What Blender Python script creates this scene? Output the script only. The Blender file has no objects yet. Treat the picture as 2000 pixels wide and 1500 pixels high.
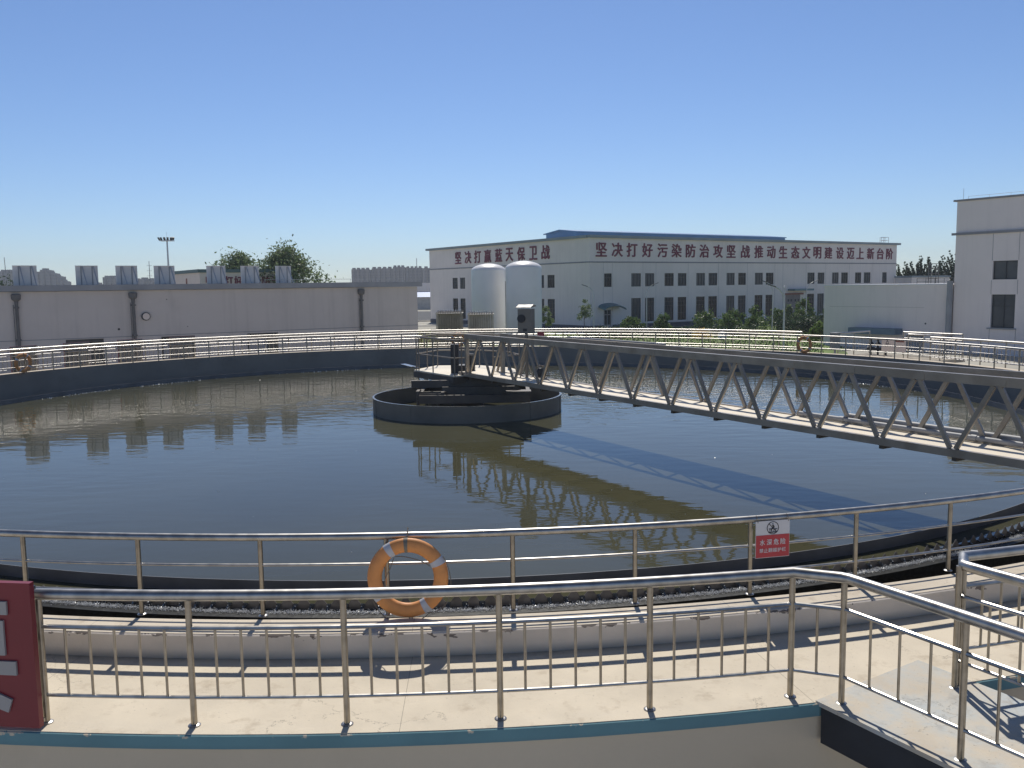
import bpy, bmesh, math, random
from mathutils import Vector, Matrix
random.seed(7)
R = math.radians
sc = bpy.context.scene
COL = sc.collection

# ------------------------------------------------------------------ camera
CAM_Z = 3.5429
cd = bpy.data.cameras.new('camera'); cam = bpy.data.objects.new('camera', cd); COL.objects.link(cam)
cd.sensor_width = 36.0; cd.lens = 36.0*1745/2000; cd.clip_start = .1; cd.clip_end = 6000
pit = .1087; rol = -math.atan(.0137)
cp, sp, cr, sr = math.cos(pit), math.sin(pit), math.cos(rol), math.sin(rol)
fw = Vector((0, cp, -sp)); upv = Vector((0, sp, cp)); rtv = Vector((1, 0, 0))
rr = rtv*cr+upv*sr; uu = -rtv*sr+upv*cr
cam.matrix_world = Matrix(((rr.x, uu.x, -fw.x, 0), (rr.y, uu.y, -fw.y, 0), (rr.z, uu.z, -fw.z, CAM_Z), (0, 0, 0, 1)))
sc.camera = cam
# ------------------------------------------------------------------ world, sun, exposure
SUN_EL, SUN_AZ = 51.0, -0.3
w = bpy.data.worlds.new("World"); sc.world = w; w.use_nodes = True
nt = w.node_tree; bg = nt.nodes['Background']
sky = nt.nodes.new('ShaderNodeTexSky'); sky.sky_type = 'NISHITA'; sky.sun_disc = False
sky.sun_elevation = R(SUN_EL); sky.sun_rotation = R(SUN_AZ)
sky.air_density = 1.0; sky.dust_density = 0.35; sky.ozone_density = 2.0; sky.altitude = 900
tint = nt.nodes.new('ShaderNodeMixRGB'); tint.blend_type = 'MULTIPLY'; tint.inputs[0].default_value = 1; tint.inputs[2].default_value = (.92, 1.07, 1.34, 1)   # clear dry-air blue
tco = nt.nodes.new('ShaderNodeTexCoord'); sxy = nt.nodes.new('ShaderNodeSeparateXYZ'); nt.links.new(tco.outputs['Generated'], sxy.inputs[0])
zen = nt.nodes.new('ShaderNodeMapRange'); zen.inputs['From Min'].default_value = .42; zen.inputs['From Max'].default_value = .85; zen.inputs['To Min'].default_value = 1; zen.inputs['To Max'].default_value = .38; nt.links.new(sxy.outputs[2], zen.inputs[0])
deep = nt.nodes.new('ShaderNodeVectorMath'); deep.operation = 'SCALE'; nt.links.new(tint.outputs[0], deep.inputs[0]); nt.links.new(zen.outputs[0], deep.inputs['Scale'])   # dark clear zenith
nt.links.new(sky.outputs[0], tint.inputs[1]); nt.links.new(deep.outputs[0], bg.inputs[0]); bg.inputs[1].default_value = .075
sd = bpy.data.lights.new('sun', 'SUN'); sun = bpy.data.objects.new('sun', sd); COL.objects.link(sun)
sd.energy = 4.0; sd.angle = R(.53); sd.color = (1, .95, .87)
sun.rotation_euler = (-R(90-SUN_EL), 0, -R(SUN_AZ))
sc.view_settings.view_transform = 'Standard'; sc.view_settings.look = 'None'
sc.view_settings.exposure = 0.0; sc.view_settings.gamma = 1.0

# ------------------------------------------------------------------ materials
def newmat(name):
    m = bpy.data.materials.new(name); m.use_nodes = True
    return m, m.node_tree, m.node_tree.nodes['Principled BSDF']
def mat(name, col, rough=.7, metal=0, var=.12, scale=1.5, bump=0, bscale=40, dirt=None, dscale=.6, spec=.5, coords='Object', streak=0):
    """base colour with broad tone variation, optional dirt stains and bump"""
    m, t, b = newmat(name)
    tc = t.nodes.new('ShaderNodeTexCoord'); L = t.links
    n = t.nodes.new('ShaderNodeTexNoise'); n.inputs['Scale'].default_value = scale; n.inputs['Detail'].default_value = 6
    L.new(tc.outputs[coords], n.inputs['Vector'])
    r = t.nodes.new('ShaderNodeValToRGB'); r.color_ramp.elements[0].position = .3; r.color_ramp.elements[1].position = .7
    r.color_ramp.elements[0].color = tuple(c*(1-var) for c in col)+(1,); r.color_ramp.elements[1].color = tuple(min(1, c*(1+var)) for c in col)+(1,)
    L.new(n.outputs[0], r.inputs[0]); out = r.outputs[0]
    if dirt:
        n2 = t.nodes.new('ShaderNodeTexNoise'); n2.inputs['Scale'].default_value = dscale; n2.inputs['Detail'].default_value = 8; n2.inputs['Roughness'].default_value = .65
        L.new(tc.outputs[coords], n2.inputs['Vector'])
        r2 = t.nodes.new('ShaderNodeValToRGB'); r2.color_ramp.elements[0].position = .52; r2.color_ramp.elements[1].position = .75
        L.new(n2.outputs[0], r2.inputs[0])
        mx = t.nodes.new('ShaderNodeMixRGB'); mx.inputs[2].default_value = dirt+(1,)
        ml = t.nodes.new('ShaderNodeMath'); ml.operation = 'MULTIPLY'; ml.inputs[1].default_value = .7
        L.new(r2.outputs[0], ml.inputs[0]); L.new(ml.outputs[0], mx.inputs[0]); L.new(out, mx.inputs[1]); out = mx.outputs[0]
    if streak:
        mp = t.nodes.new('ShaderNodeMapping'); mp.inputs['Scale'].default_value = (1.6, 1.6, .10); L.new(tc.outputs[coords], mp.inputs['Vector'])
        n5 = t.nodes.new('ShaderNodeTexNoise'); n5.inputs['Scale'].default_value = 1.3; n5.inputs['Detail'].default_value = 7; n5.inputs['Roughness'].default_value = .65; L.new(mp.outputs[0], n5.inputs['Vector'])
        r5 = t.nodes.new('ShaderNodeValToRGB'); r5.color_ramp.elements[0].position = .48; r5.color_ramp.elements[0].color = (1, 1, 1, 1); r5.color_ramp.elements[1].position = .78; r5.color_ramp.elements[1].color = (1-streak, 1-streak, 1-streak, 1); L.new(n5.outputs[0], r5.inputs[0])
        m5 = t.nodes.new('ShaderNodeMixRGB'); m5.blend_type = 'MULTIPLY'; m5.inputs[0].default_value = 1; L.new(out, m5.inputs[1]); L.new(r5.outputs[0], m5.inputs[2]); out = m5.outputs[0]
    L.new(out, b.inputs['Base Color'])
    b.inputs['Roughness'].default_value = rough; b.inputs['Metallic'].default_value = metal
    b.inputs['Specular IOR Level'].default_value = spec
    if bump:
        n3 = t.nodes.new('ShaderNodeTexNoise'); n3.inputs['Scale'].default_value = bscale; n3.inputs['Detail'].default_value = 5
        L.new(tc.outputs[coords], n3.inputs['Vector'])
        bp = t.nodes.new('ShaderNodeBump'); bp.inputs['Strength'].default_value = bump; bp.inputs['Distance'].default_value = .02
        L.new(n3.outputs[0], bp.inputs['Height']); L.new(bp.outputs[0], b.inputs['Normal'])
    return m
def mat_steel(name, col=(.48, .462, .435), rough=.40):
    m, t, b = newmat(name); L = t.links
    tc = t.nodes.new('ShaderNodeTexCoord')
    n = t.nodes.new('ShaderNodeTexNoise'); n.inputs['Scale'].default_value = 9; n.inputs['Detail'].default_value = 6
    L.new(tc.outputs['Object'], n.inputs['Vector'])
    mr = t.nodes.new('ShaderNodeMapRange'); mr.inputs['To Min'].default_value = rough-.05; mr.inputs['To Max'].default_value = rough+.05
    L.new(n.outputs[0], mr.inputs[0]); L.new(mr.outputs[0], b.inputs['Roughness'])
    r = t.nodes.new('ShaderNodeValToRGB'); r.color_ramp.elements[0].position = .35; r.color_ramp.elements[1].position = .62
    r.color_ramp.elements[0].color = tuple(c*.72 for c in col)+(1,); r.color_ramp.elements[1].color = col+(1,)
    L.new(n.outputs[0], r.inputs[0]); L.new(r.outputs[0], b.inputs['Base Color'])
    b.inputs['Metallic'].default_value = 1.0; b.inputs['Coat Weight'].default_value = .12; b.inputs['Coat Roughness'].default_value = .1
    return m
def mat_concrete(name, col, joints=True, paint=None, dirt_r=0):
    """sun bleached cream concrete: blotches, hairline cracks, radial joints"""
    m, t, b = newmat(name); L = t.links; N = t.nodes.new
    tc = N('ShaderNodeTexCoord'); V = tc.outputs['Object']
    n = N('ShaderNodeTexNoise'); n.inputs['Scale'].default_value = 1.1; n.inputs['Detail'].default_value = 9; n.inputs['Roughness'].default_value = .6; L.new(V, n.inputs['Vector'])
    r = N('ShaderNodeValToRGB'); e = r.color_ramp.elements
    e[0].position = .28; e[0].color = tuple(c*.80 for c in col)+(1,); e[1].position = .62; e[1].color = col+(1,)
    L.new(n.outputs[0], r.inputs[0]); out = r.outputs[0]
    if paint:
        n4 = N('ShaderNodeTexNoise'); n4.inputs['Scale'].default_value = 1.6; n4.inputs['Detail'].default_value = 10; n4.inputs['Roughness'].default_value = .7; L.new(V, n4.inputs['Vector'])
        r4 = N('ShaderNodeValToRGB'); r4.color_ramp.elements[0].position = .42; r4.color_ramp.elements[1].position = .62; L.new(n4.outputs[0], r4.inputs[0])
        mx4 = N('ShaderNodeMixRGB'); mx4.inputs[2].default_value = paint+(1,); L.new(r4.outputs[0], mx4.inputs[0]); L.new(out, mx4.inputs[1]); out = mx4.outputs[0]
    # stains
    n2 = N('ShaderNodeTexNoise'); n2.inputs['Scale'].default_value = 3.3; n2.inputs['Detail'].default_value = 10; n2.inputs['Roughness'].default_value = .7; L.new(V, n2.inputs['Vector'])
    r2 = N('ShaderNodeValToRGB'); r2.color_ramp.elements[0].position = .54; r2.color_ramp.elements[1].position = .80; L.new(n2.outputs[0], r2.inputs[0])
    mx = N('ShaderNodeMixRGB'); mx.inputs[2].default_value = (col[0]*.55, col[1]*.50, col[2]*.45, 1); L.new(r2.outputs[0], mx.inputs[0]); L.new(out, mx.inputs[1]); out = mx.outputs[0]
    ns = N('ShaderNodeTexNoise'); ns.inputs['Scale'].default_value = 34; ns.inputs['Detail'].default_value = 3; L.new(V, ns.inputs['Vector'])
    gs_ = N('ShaderNodeMath'); gs_.operation = 'GREATER_THAN'; gs_.inputs[1].default_value = .70; L.new(ns.outputs[0], gs_.inputs[0])
    g2_ = N('ShaderNodeMath'); g2_.operation = 'MULTIPLY'; g2_.inputs[1].default_value = .45; L.new(gs_.outputs[0], g2_.inputs[0])
    mg = N('ShaderNodeMixRGB'); mg.inputs[2].default_value = (.16, .13, .10, 1); L.new(g2_.outputs[0], mg.inputs[0]); L.new(out, mg.inputs[1]); out = mg.outputs[0]
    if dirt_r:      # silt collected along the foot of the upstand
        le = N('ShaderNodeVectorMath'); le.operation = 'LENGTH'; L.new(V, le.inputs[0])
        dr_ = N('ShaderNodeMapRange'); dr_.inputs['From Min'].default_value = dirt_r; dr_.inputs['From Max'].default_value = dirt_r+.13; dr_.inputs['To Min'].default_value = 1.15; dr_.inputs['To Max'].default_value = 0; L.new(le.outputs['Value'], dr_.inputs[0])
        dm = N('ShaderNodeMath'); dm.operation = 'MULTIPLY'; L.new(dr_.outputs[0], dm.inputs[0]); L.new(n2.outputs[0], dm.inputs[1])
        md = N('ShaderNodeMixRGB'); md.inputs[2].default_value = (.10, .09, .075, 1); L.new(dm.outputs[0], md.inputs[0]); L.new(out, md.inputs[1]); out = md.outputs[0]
    # cracks
    nd = N('ShaderNodeTexNoise'); nd.inputs['Scale'].default_value = 2.2; nd.inputs['Detail'].default_value = 7; nd.inputs['Roughness'].default_value = .7; L.new(V, nd.inputs['Vector'])
    sb = N('ShaderNodeVectorMath'); sb.operation = 'SCALE'; sb.inputs['Scale'].default_value = .55; L.new(nd.outputs['Color'], sb.inputs[0])
    ad = N('ShaderNodeVectorMath'); ad.operation = 'ADD'; L.new(V, ad.inputs[0]); L.new(sb.outputs[0], ad.inputs[1])
    vo = N('ShaderNodeTexVoronoi'); vo.feature = 'DISTANCE_TO_EDGE'; vo.inputs['Scale'].default_value = .75; L.new(ad.outputs[0], vo.inputs['Vector'])
    lt = N('ShaderNodeMath'); lt.operation = 'LESS_THAN'; lt.inputs[1].default_value = .0022; L.new(vo.outputs['Distance'], lt.inputs[0])
    nm = N('ShaderNodeTexNoise'); nm.inputs['Scale'].default_value = .9; nm.inputs['Detail'].default_value = 2; L.new(V, nm.inputs['Vector'])
    gt = N('ShaderNodeMath'); gt.operation = 'GREATER_THAN'; gt.inputs[1].default_value = .53; L.new(nm.outputs[0], gt.inputs[0])
    ck = N('ShaderNodeMath'); ck.operation = 'MULTIPLY'; L.new(lt.outputs[0], ck.inputs[0]); L.new(gt.outputs[0], ck.inputs[1]); crack = ck.outputs[0]
    if joints:
        sx = N('ShaderNodeSeparateXYZ'); L.new(V, sx.inputs[0])
        at = N('ShaderNodeMath'); at.operation = 'ARCTAN2'; L.new(sx.outputs[0], at.inputs[0]); L.new(sx.outputs[1], at.inputs[1])
        mu = N('ShaderNodeMath'); mu.operation = 'MULTIPLY_ADD'; mu.inputs[1].default_value = 40/(2*math.pi); mu.inputs[2].default_value = .235; L.new(at.outputs[0], mu.inputs[0])
        fr = N('ShaderNodeMath'); fr.operation = 'FRACT'; L.new(mu.outputs[0], fr.inputs[0])
        l2 = N('ShaderNodeMath'); l2.operation = 'LESS_THAN'; l2.inputs[1].default_value = .0016; L.new(fr.outputs[0], l2.inputs[0])
        mxx = N('ShaderNodeMath'); mxx.operation = 'MAXIMUM'; L.new(crack, mxx.inputs[0]); L.new(l2.outputs[0], mxx.inputs[1]); crack = mxx.outputs[0]
    cs = N('ShaderNodeMath'); cs.operation = 'MULTIPLY'; cs.inputs[1].default_value = .55; L.new(crack, cs.inputs[0])
    mc = N('ShaderNodeMixRGB'); mc.inputs[2].default_value = (.10, .085, .065, 1); L.new(cs.outputs[0], mc.inputs[0]); L.new(out, mc.inputs[1])
    L.new(mc.outputs[0], b.inputs['Base Color']); b.inputs['Roughness'].default_value = .85
    n3 = N('ShaderNodeTexNoise'); n3.inputs['Scale'].default_value = 30; n3.inputs['Detail'].default_value = 6; L.new(V, n3.inputs['Vector'])
    bp = N('ShaderNodeBump'); bp.inputs['Strength'].default_value = .25; bp.inputs['Distance'].default_value = .01; L.new(n3.outputs[0], bp.inputs['Height']); L.new(bp.outputs[0], b.inputs['Normal'])
    return m
def mat_parapet(name, col, chip, ztop, zfoot=0, foot=(.16, .15, .13), thr=.62):
    """painted upstand whose paint flakes off in scabs along the top arris"""
    m, t, b = newmat(name); L = t.links; N = t.nodes.new
    tc = N('ShaderNodeTexCoord'); V = tc.outputs['Object']
    n = N('ShaderNodeTexNoise'); n.inputs['Scale'].default_value = 1.4; n.inputs['Detail'].default_value = 8; L.new(V, n.inputs['Vector'])
    r = N('ShaderNodeValToRGB'); e = r.color_ramp.elements; e[0].position = .3; e[0].color = tuple(c*.8 for c in col)+(1,); e[1].position = .65; e[1].color = col+(1,)
    L.new(n.outputs[0], r.inputs[0])
    sx = N('ShaderNodeSeparateXYZ'); L.new(V, sx.inputs[0])
    mp = N('ShaderNodeMapping'); mp.inputs['Scale'].default_value = (4, 4, 9); L.new(V, mp.inputs['Vector'])
    n2 = N('ShaderNodeTexNoise'); n2.inputs['Scale'].default_value = 1; n2.inputs['Detail'].default_value = 7; n2.inputs['Roughness'].default_value = .62; L.new(mp.outputs[0], n2.inputs['Vector'])
    mr = N('ShaderNodeMapRange'); mr.inputs['From Min'].default_value = ztop-.10; mr.inputs['From Max'].default_value = ztop-.002; mr.inputs['To Min'].default_value = -.13; mr.inputs['To Max'].default_value = .10; L.new(sx.outputs[2], mr.inputs[0])
    ad = N('ShaderNodeMath'); ad.operation = 'ADD'; L.new(n2.outputs[0], ad.inputs[0]); L.new(mr.outputs[0], ad.inputs[1])
    gt = N('ShaderNodeMath'); gt.operation = 'GREATER_THAN'; gt.inputs[1].default_value = thr; L.new(ad.outputs[0], gt.inputs[0])
    mx = N('ShaderNodeMixRGB'); mx.inputs[2].default_value = chip+(1,); L.new(gt.outputs[0], mx.inputs[0]); L.new(r.outputs[0], mx.inputs[1])
    # damp staining near the foot
    ms = N('ShaderNodeMapRange'); ms.inputs['From Min'].default_value = zfoot+.09; ms.inputs['From Max'].default_value = zfoot; L.new(sx.outputs[2], ms.inputs[0])
    m3 = N('ShaderNodeMath'); m3.operation = 'MULTIPLY'; L.new(ms.outputs[0], m3.inputs[0]); L.new(n.outputs[0], m3.inputs[1])
    mx3 = N('ShaderNodeMixRGB'); mx3.inputs[2].default_value = foot+(1,); L.new(m3.outputs[0], mx3.inputs[0]); L.new(mx.outputs[0], mx3.inputs[1])
    L.new(mx3.outputs[0], b.inputs['Base Color']); b.inputs['Roughness'].default_value = .85
    n4 = N('ShaderNodeTexNoise'); n4.inputs['Scale'].default_value = 22; n4.inputs['Detail'].default_value = 6; L.new(V, n4.inputs['Vector'])
    bp = N('ShaderNodeBump'); bp.inputs['Strength'].default_value = .35; bp.inputs['Distance'].default_value = .012; L.new(n4.outputs[0], bp.inputs['Height']); L.new(bp.outputs[0], b.inputs['Normal'])
    return m
def mat_water(name, col, rough=.03, amp=.0018, scale=2.0):
    m, t, b = newmat(name); L = t.links; N = t.nodes.new
    tc = N('ShaderNodeTexCoord'); V = tc.outputs['Object']
    nb = N('ShaderNodeTexNoise'); nb.inputs['Scale'].default_value = .12; nb.inputs['Detail'].default_value = 4; L.new(V, nb.inputs['Vector'])
    r = N('ShaderNodeValToRGB'); e = r.color_ramp.elements; e[0].position = .35; e[0].color = tuple(c*.85 for c in col)+(1,); e[1].position = .65; e[1].color = tuple(c*1.12 for c in col)+(1,)
    L.new(nb.outputs[0], r.inputs[0]); L.new(r.outputs[0], b.inputs['Base Color'])
    b.inputs['IOR'].default_value = 1.33; b.inputs['Specular IOR Level'].default_value = .33; b.inputs['Roughness'].default_value = rough
    mp = N('ShaderNodeMapping'); mp.inputs['Scale'].default_value = (.55, 1.2, 1); mp.inputs['Rotation'].default_value = (0, 0, .25); L.new(V, mp.inputs['Vector'])
    n1 = N('ShaderNodeTexNoise'); n1.inputs['Scale'].default_value = scale; n1.inputs['Detail'].default_value = 3; n1.inputs['Roughness'].default_value = .45; L.new(mp.outputs[0], n1.inputs['Vector'])
    # patches of calm and of ripple
    n2 = N('ShaderNodeTexNoise'); n2.inputs['Scale'].default_value = .16; n2.inputs['Detail'].default_value = 2; L.new(V, n2.inputs['Vector'])
    mr = N('ShaderNodeMapRange'); mr.inputs['From Min'].default_value = .35; mr.inputs['From Max'].default_value = .65; mr.inputs['To Min'].default_value = .45; mr.inputs['To Max'].default_value = 1.3; L.new(n2.outputs[0], mr.inputs[0])
    sy = N('ShaderNodeSeparateXYZ'); L.new(V, sy.inputs[0])          # the breeze reaches the far half, the near half lies in the lee
    mf = N('ShaderNodeMapRange'); mf.inputs['From Min'].default_value = -6; mf.inputs['From Max'].default_value = 12; mf.inputs['To Min'].default_value = .8; mf.inputs['To Max'].default_value = 3.4; L.new(sy.outputs[1], mf.inputs[0])
    mm = N('ShaderNodeMath'); mm.operation = 'MULTIPLY'; L.new(mr.outputs[0], mm.inputs[0]); L.new(mf.outputs[0], mm.inputs[1])
    mu = N('ShaderNodeMath'); mu.operation = 'MULTIPLY'; L.new(n1.outputs[0], mu.inputs[0]); L.new(mm.outputs[0], mu.inputs[1])
    bp = N('ShaderNodeBump'); bp.inputs['Strength'].default_value = 1; bp.inputs['Distance'].default_value = amp*4; L.new(mu.outputs[0], bp.inputs['Height']); L.new(bp.outputs[0], b.inputs['Normal'])
    return m
def mat_leaf(name, c0, c1):
    m, t, b = newmat(name); L = t.links; N = t.nodes.new
    g = N('ShaderNodeNewGeometry')
    r = N('ShaderNodeValToRGB'); e = r.color_ramp.elements; e[0].color = c0+(1,); e[1].color = c1+(1,)
    L.new(g.outputs['Random Per Island'], r.inputs[0]); L.new(r.outputs[0], b.inputs['Base Color']); b.inputs['Roughness'].default_value = .55
    tr = N('ShaderNodeBsdfTranslucent'); L.new(r.outputs[0], tr.inputs[0])
    ms = N('ShaderNodeMixShader'); ms.inputs[0].default_value = .35
    out = t.nodes['Material Output']; L.new(b.outputs[0], ms.inputs[1]); L.new(tr.outputs[0], ms.inputs[2]); L.new(ms.outputs[0], out.inputs[0])
    return m
def mat_tower(name, col, win, sx=3.2, sz=3.0):
    """flat block: window bands drawn by a brick pattern (small and far away)"""
    m, t, b = newmat(name); L = t.links; N = t.nodes.new
    tc = N('ShaderNodeTexCoord'); mp = N('ShaderNodeMapping'); mp.inputs['Rotation'].default_value = (R(90), 0, 0); L.new(tc.outputs['Object'], mp.inputs['Vector'])
    br = N('ShaderNodeTexBrick'); br.offset = 0; br.inputs['Scale'].default_value = 1; br.inputs['Brick Width'].default_value = sx; br.inputs['Row Height'].default_value = sz
    br.inputs['Mortar Size'].default_value = .75; br.inputs['Mortar Smooth'].default_value = .1
    br.inputs['Color1'].default_value = win+(1,); br.inputs['Color2'].default_value = tuple(c*1.6 for c in win)+(1,); br.inputs['Mortar'].default_value = col+(1,)
    L.new(mp.outputs[0], br.inputs['Vector']); L.new(br.outputs[0], b.inputs['Base Color']); b.inputs['Roughness'].default_value = .8
    return m
M = dict(
    steel=mat_steel('stainless_steel'), steel_post=mat_steel('brownish_steel', (.40, .36, .30), .36), steel_dull=mat_steel('dull_steel', (.34, .33, .31), .24),
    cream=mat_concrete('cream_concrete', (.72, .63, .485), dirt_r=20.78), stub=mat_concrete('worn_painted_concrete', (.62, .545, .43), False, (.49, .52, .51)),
    coping=mat_concrete('coping_concrete', (.68, .59, .46)), parapet=mat_parapet('parapet_paint', (.82, .72, .61), (.20, .165, .14), .243),
    teal=mat_parapet('teal_paint', (.16, .31, .34), (.60, .52, .40), -.012, -.17, (.10, .17, .19), .69),
    olive=mat('olive_grey_render', (.66, .55, .40), .85, var=.05, scale=.8, bump=.2, bscale=25, dirt=(.58, .475, .34), dscale=.9),
    tankin=mat('blue_grey_tank_paint', (.30, .26, .215), .75, var=.12, scale=.5, dirt=(.22, .19, .155), dscale=.9),
    black=mat('wet_black_slime', (.012, .013, .012), .5, var=.5, scale=4, bump=.5, bscale=14, spec=.2),
    weir=mat('weir_steel', (.22, .20, .18), .4, metal=.3, var=.3, scale=6),
    baffle=mat('scum_baffle_steel', (.15, .155, .165), .5, metal=.2, var=.2, scale=2),
    dark=mat('dark_grey_steel', (.25, .215, .175), .55, metal=.1, var=.2, scale=1.2, dirt=(.19, .16, .125), dscale=1.2),
    truss=mat('grey_truss_paint', (.36, .315, .26), .33, metal=.35, var=.2, scale=1.6, dirt=(.24, .20, .155), dscale=2),
    deck=mat('pale_deck_plate', (.80, .71, .56), .6, var=.08, scale=1.2, bump=.2, bscale=60, dirt=(.62, .54, .42), dscale=1.2),
    wall=mat('grey_white_render', (.84, .765, .71), .9, var=.05, scale=.25, dirt=(.75, .68, .63), dscale=.2, streak=.09, bump=.1, bscale=6), walla=mat('pale_annex_render', (.82, .74, .70), .9, var=.05, scale=.25, dirt=(.72, .65, .61), dscale=.25, streak=.09, bump=.1, bscale=6),
    wallb=mat('blower_house_render', (.60, .545, .50), .9, var=.06, scale=.35, dirt=(.50, .45, .41), dscale=.35, streak=.15, bump=.15, bscale=6),
    wallp=mat('pinkish_render', (.72, .62, .55), .9, var=.07, scale=.3),
    fascia=mat('grey_roof_fascia', (.30, .31, .325), .75, var=.12, scale=.8),
    cap=mat('blue_grey_parapet_cap', (.26, .31, .34), .7, var=.1, scale=.5),
    capg=mat('green_grey_parapet_cap', (.10, .16, .165), .7, var=.1, scale=.5),
    plinth=mat('dark_plinth_render', (.085, .095, .12), .8, var=.15, scale=.6),
    pipe=mat('grey_pipe_paint', (.33, .33, .335), .55, var=.12, scale=3), beam=mat('near_black_beam', (.032, .034, .04), .6, var=.3, scale=2), roofpanel=mat('pale_roof_panel', (.72, .70, .67), .85, var=.1, scale=1.5, dirt=(.55, .53, .50), dscale=1.2, streak=.25), dark2=mat('blackish_steel', (.115, .10, .085), .55, metal=.1, var=.25, scale=1.5, dirt=(.07, .06, .05)), dpipe=mat('dark_grey_pipe', (.15, .145, .14), .7, var=.15), backs=mat('grey_back_sheet', (.27, .25, .23), .6),  # darker steel base colour for drum beams, column and platform fascia
    line=mat('grey_string_course', (.27, .27, .285), .8, var=.1),
    frame=mat('dark_window_frame', (.05, .055, .06), .5), doorgrey=mat('grey_door_paint', (.33, .32, .33), .55, var=.1),
    brown=mat('brown_door_paint', (.27, .23, .22), .7, var=.1, scale=1), rustred=mat('rust_red_paint', (.26, .09, .07), .7),
    tealroof=mat('teal_canopy_sheet', (.10, .20, .23), .5, var=.15, scale=1), blue=mat('blue_roof_sheet', (.05, .17, .36), .45, var=.12, scale=.6),
    blue2=mat('pale_blue_roof_sheet', (.07, .20, .50), .4, var=.1, scale=.4), bluebox=mat('blue_canopy_paint', (.13, .19, .25), .5, var=.15, scale=1),
    redtxt=mat('faded_red_lettering', (.19, .03, .055), .6, var=.2, scale=2),
    red=mat('red_sign_panel', (.20, .013, .024), .42, var=.08, scale=2), redsign=mat('bright_red_print', (.52, .045, .06), .4, var=.05),
    white=mat('white_paint', (.70, .69, .70), .5, var=.05, scale=2), offwhite=mat('grey_white_letter', (.38, .36, .345), .6, var=.06, scale=3),
    tankw=mat('white_tank_enamel', (.84, .82, .80), .38, var=.04, scale=.6, dirt=(.76, .74, .71), dscale=.5),
    orange=mat('faded_orange_foam', (.76, .32, .10), .55, var=.13, scale=7, dirt=(.66, .25, .09), dscale=5, bump=.12, bscale=30),
    band=mat('reflective_band', (.55, .56, .60), .35, var=.08, scale=12), rope=mat('weathered_rope', (.20, .17, .14), .9),
    strap=mat('grey_strap', (.22, .20, .16), .7), ink=mat('black_print', (.03, .03, .035), .5),
    concrete=mat('plain_concrete', (.55, .52, .475), .9, var=.12, scale=1.2, dirt=(.40, .385, .36), dscale=.9),
    asphalt=mat('asphalt', (.06, .062, .066), .9, var=.15, scale=.6), kerb=mat('kerb_stone', (.55, .52, .45), .85, var=.1),
    ground=mat('dusty_ground', (.42, .40, .34), .95, var=.2, scale=.12, dirt=(.30, .31, .20), dscale=.06),
    lawn=mat('lawn_grass', (.13, .19, .045), .95, var=.4, scale=.5, bump=.6, bscale=4, dirt=(.19, .18, .06), dscale=.12),
    bark=mat('bark', (.13, .10, .075), .9, var=.25, scale=4), alu=mat('weathered_aluminium_fins', (.46, .42, .365), .6, metal=.15, var=.2, scale=3),
    pole=mat('galvanised_pole', (.50, .51, .52), .4, metal=.5, var=.08), cabinet=mat('stainless_cabinet', (.20, .185, .165), .45, metal=.5, var=.12, scale=3),
    cabgreen=mat('grey_green_cabinet', (.16, .19, .20), .55, var=.1), yellow=mat('yellow_flowers', (.65, .42, .03), .8, var=.2, scale=8),
    leaf=mat_leaf('green_leaf', (.035, .075, .02), (.13, .20, .055)), leafl=mat_leaf('light_green_leaf', (.05, .10, .022), (.17, .25, .065)),
    leafd=mat_leaf('dark_green_leaf', (.02, .045, .02), (.06, .10, .045)), leafg=mat_leaf('grey_green_leaf', (.09, .135, .055), (.28, .34, .16)),
    leafb=mat_leaf('dry_brown_leaf', (.16, .11, .05), (.26, .20, .09)), leafy=mat_leaf('yellow_petal', (.6, .36, .02), (.8, .55, .06)),
    tower=mat_tower('apartment_tower_render', (.15, .125, .12), (.07, .06, .06)), tower2=mat_tower('far_tower_render', (.11, .105, .11), (.06, .06, .065), 4, 3.2),
    basin=mat_water('basin_water_surface', (.072, .070, .040)), chan=mat_water('channel_water_surface', (.02, .02, .016), .05, .004, 5),
    foam_glints=mat('white_water_flecks', (.80, .81, .80), .25, var=.1), nappe=mat('falling_water_sheet', (.025, .026, .024), .08, var=.3, scale=20, spec=.8))
def mat_glass(name, c=(.012, .014, .017), rough=.06):
    m, t, b = newmat(name); L = t.links
    tc = t.nodes.new('ShaderNodeTexCoord'); n = t.nodes.new('ShaderNodeTexNoise'); n.inputs['Scale'].default_value = .7; L.new(tc.outputs['Object'], n.inputs['Vector'])
    r = t.nodes.new('ShaderNodeValToRGB'); r.color_ramp.elements[0].color = tuple(x*.5 for x in c)+(1,); r.color_ramp.elements[1].color = tuple(x*2.2 for x in c)+(1,); L.new(n.outputs[0], r.inputs[0]); L.new(r.outputs[0], b.inputs['Base Color'])
    b.inputs['Roughness'].default_value = rough
    return m
M['glass'] = mat_glass('dark_window_glass')
M['glass_b'] = mat_glass('bluish_window_glass', (.030, .038, .048), .1); M['glass_c'] = mat_glass('roomlight_window_glass', (.075, .08, .085), .2)  # paler third glass has interior light put into its colour
for k_ in ('glass', 'glass_b', 'glass_c'): M[k_].node_tree.nodes['Principled BSDF'].inputs['Specular IOR Level'].default_value = .3
GR = random.Random(3)

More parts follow.
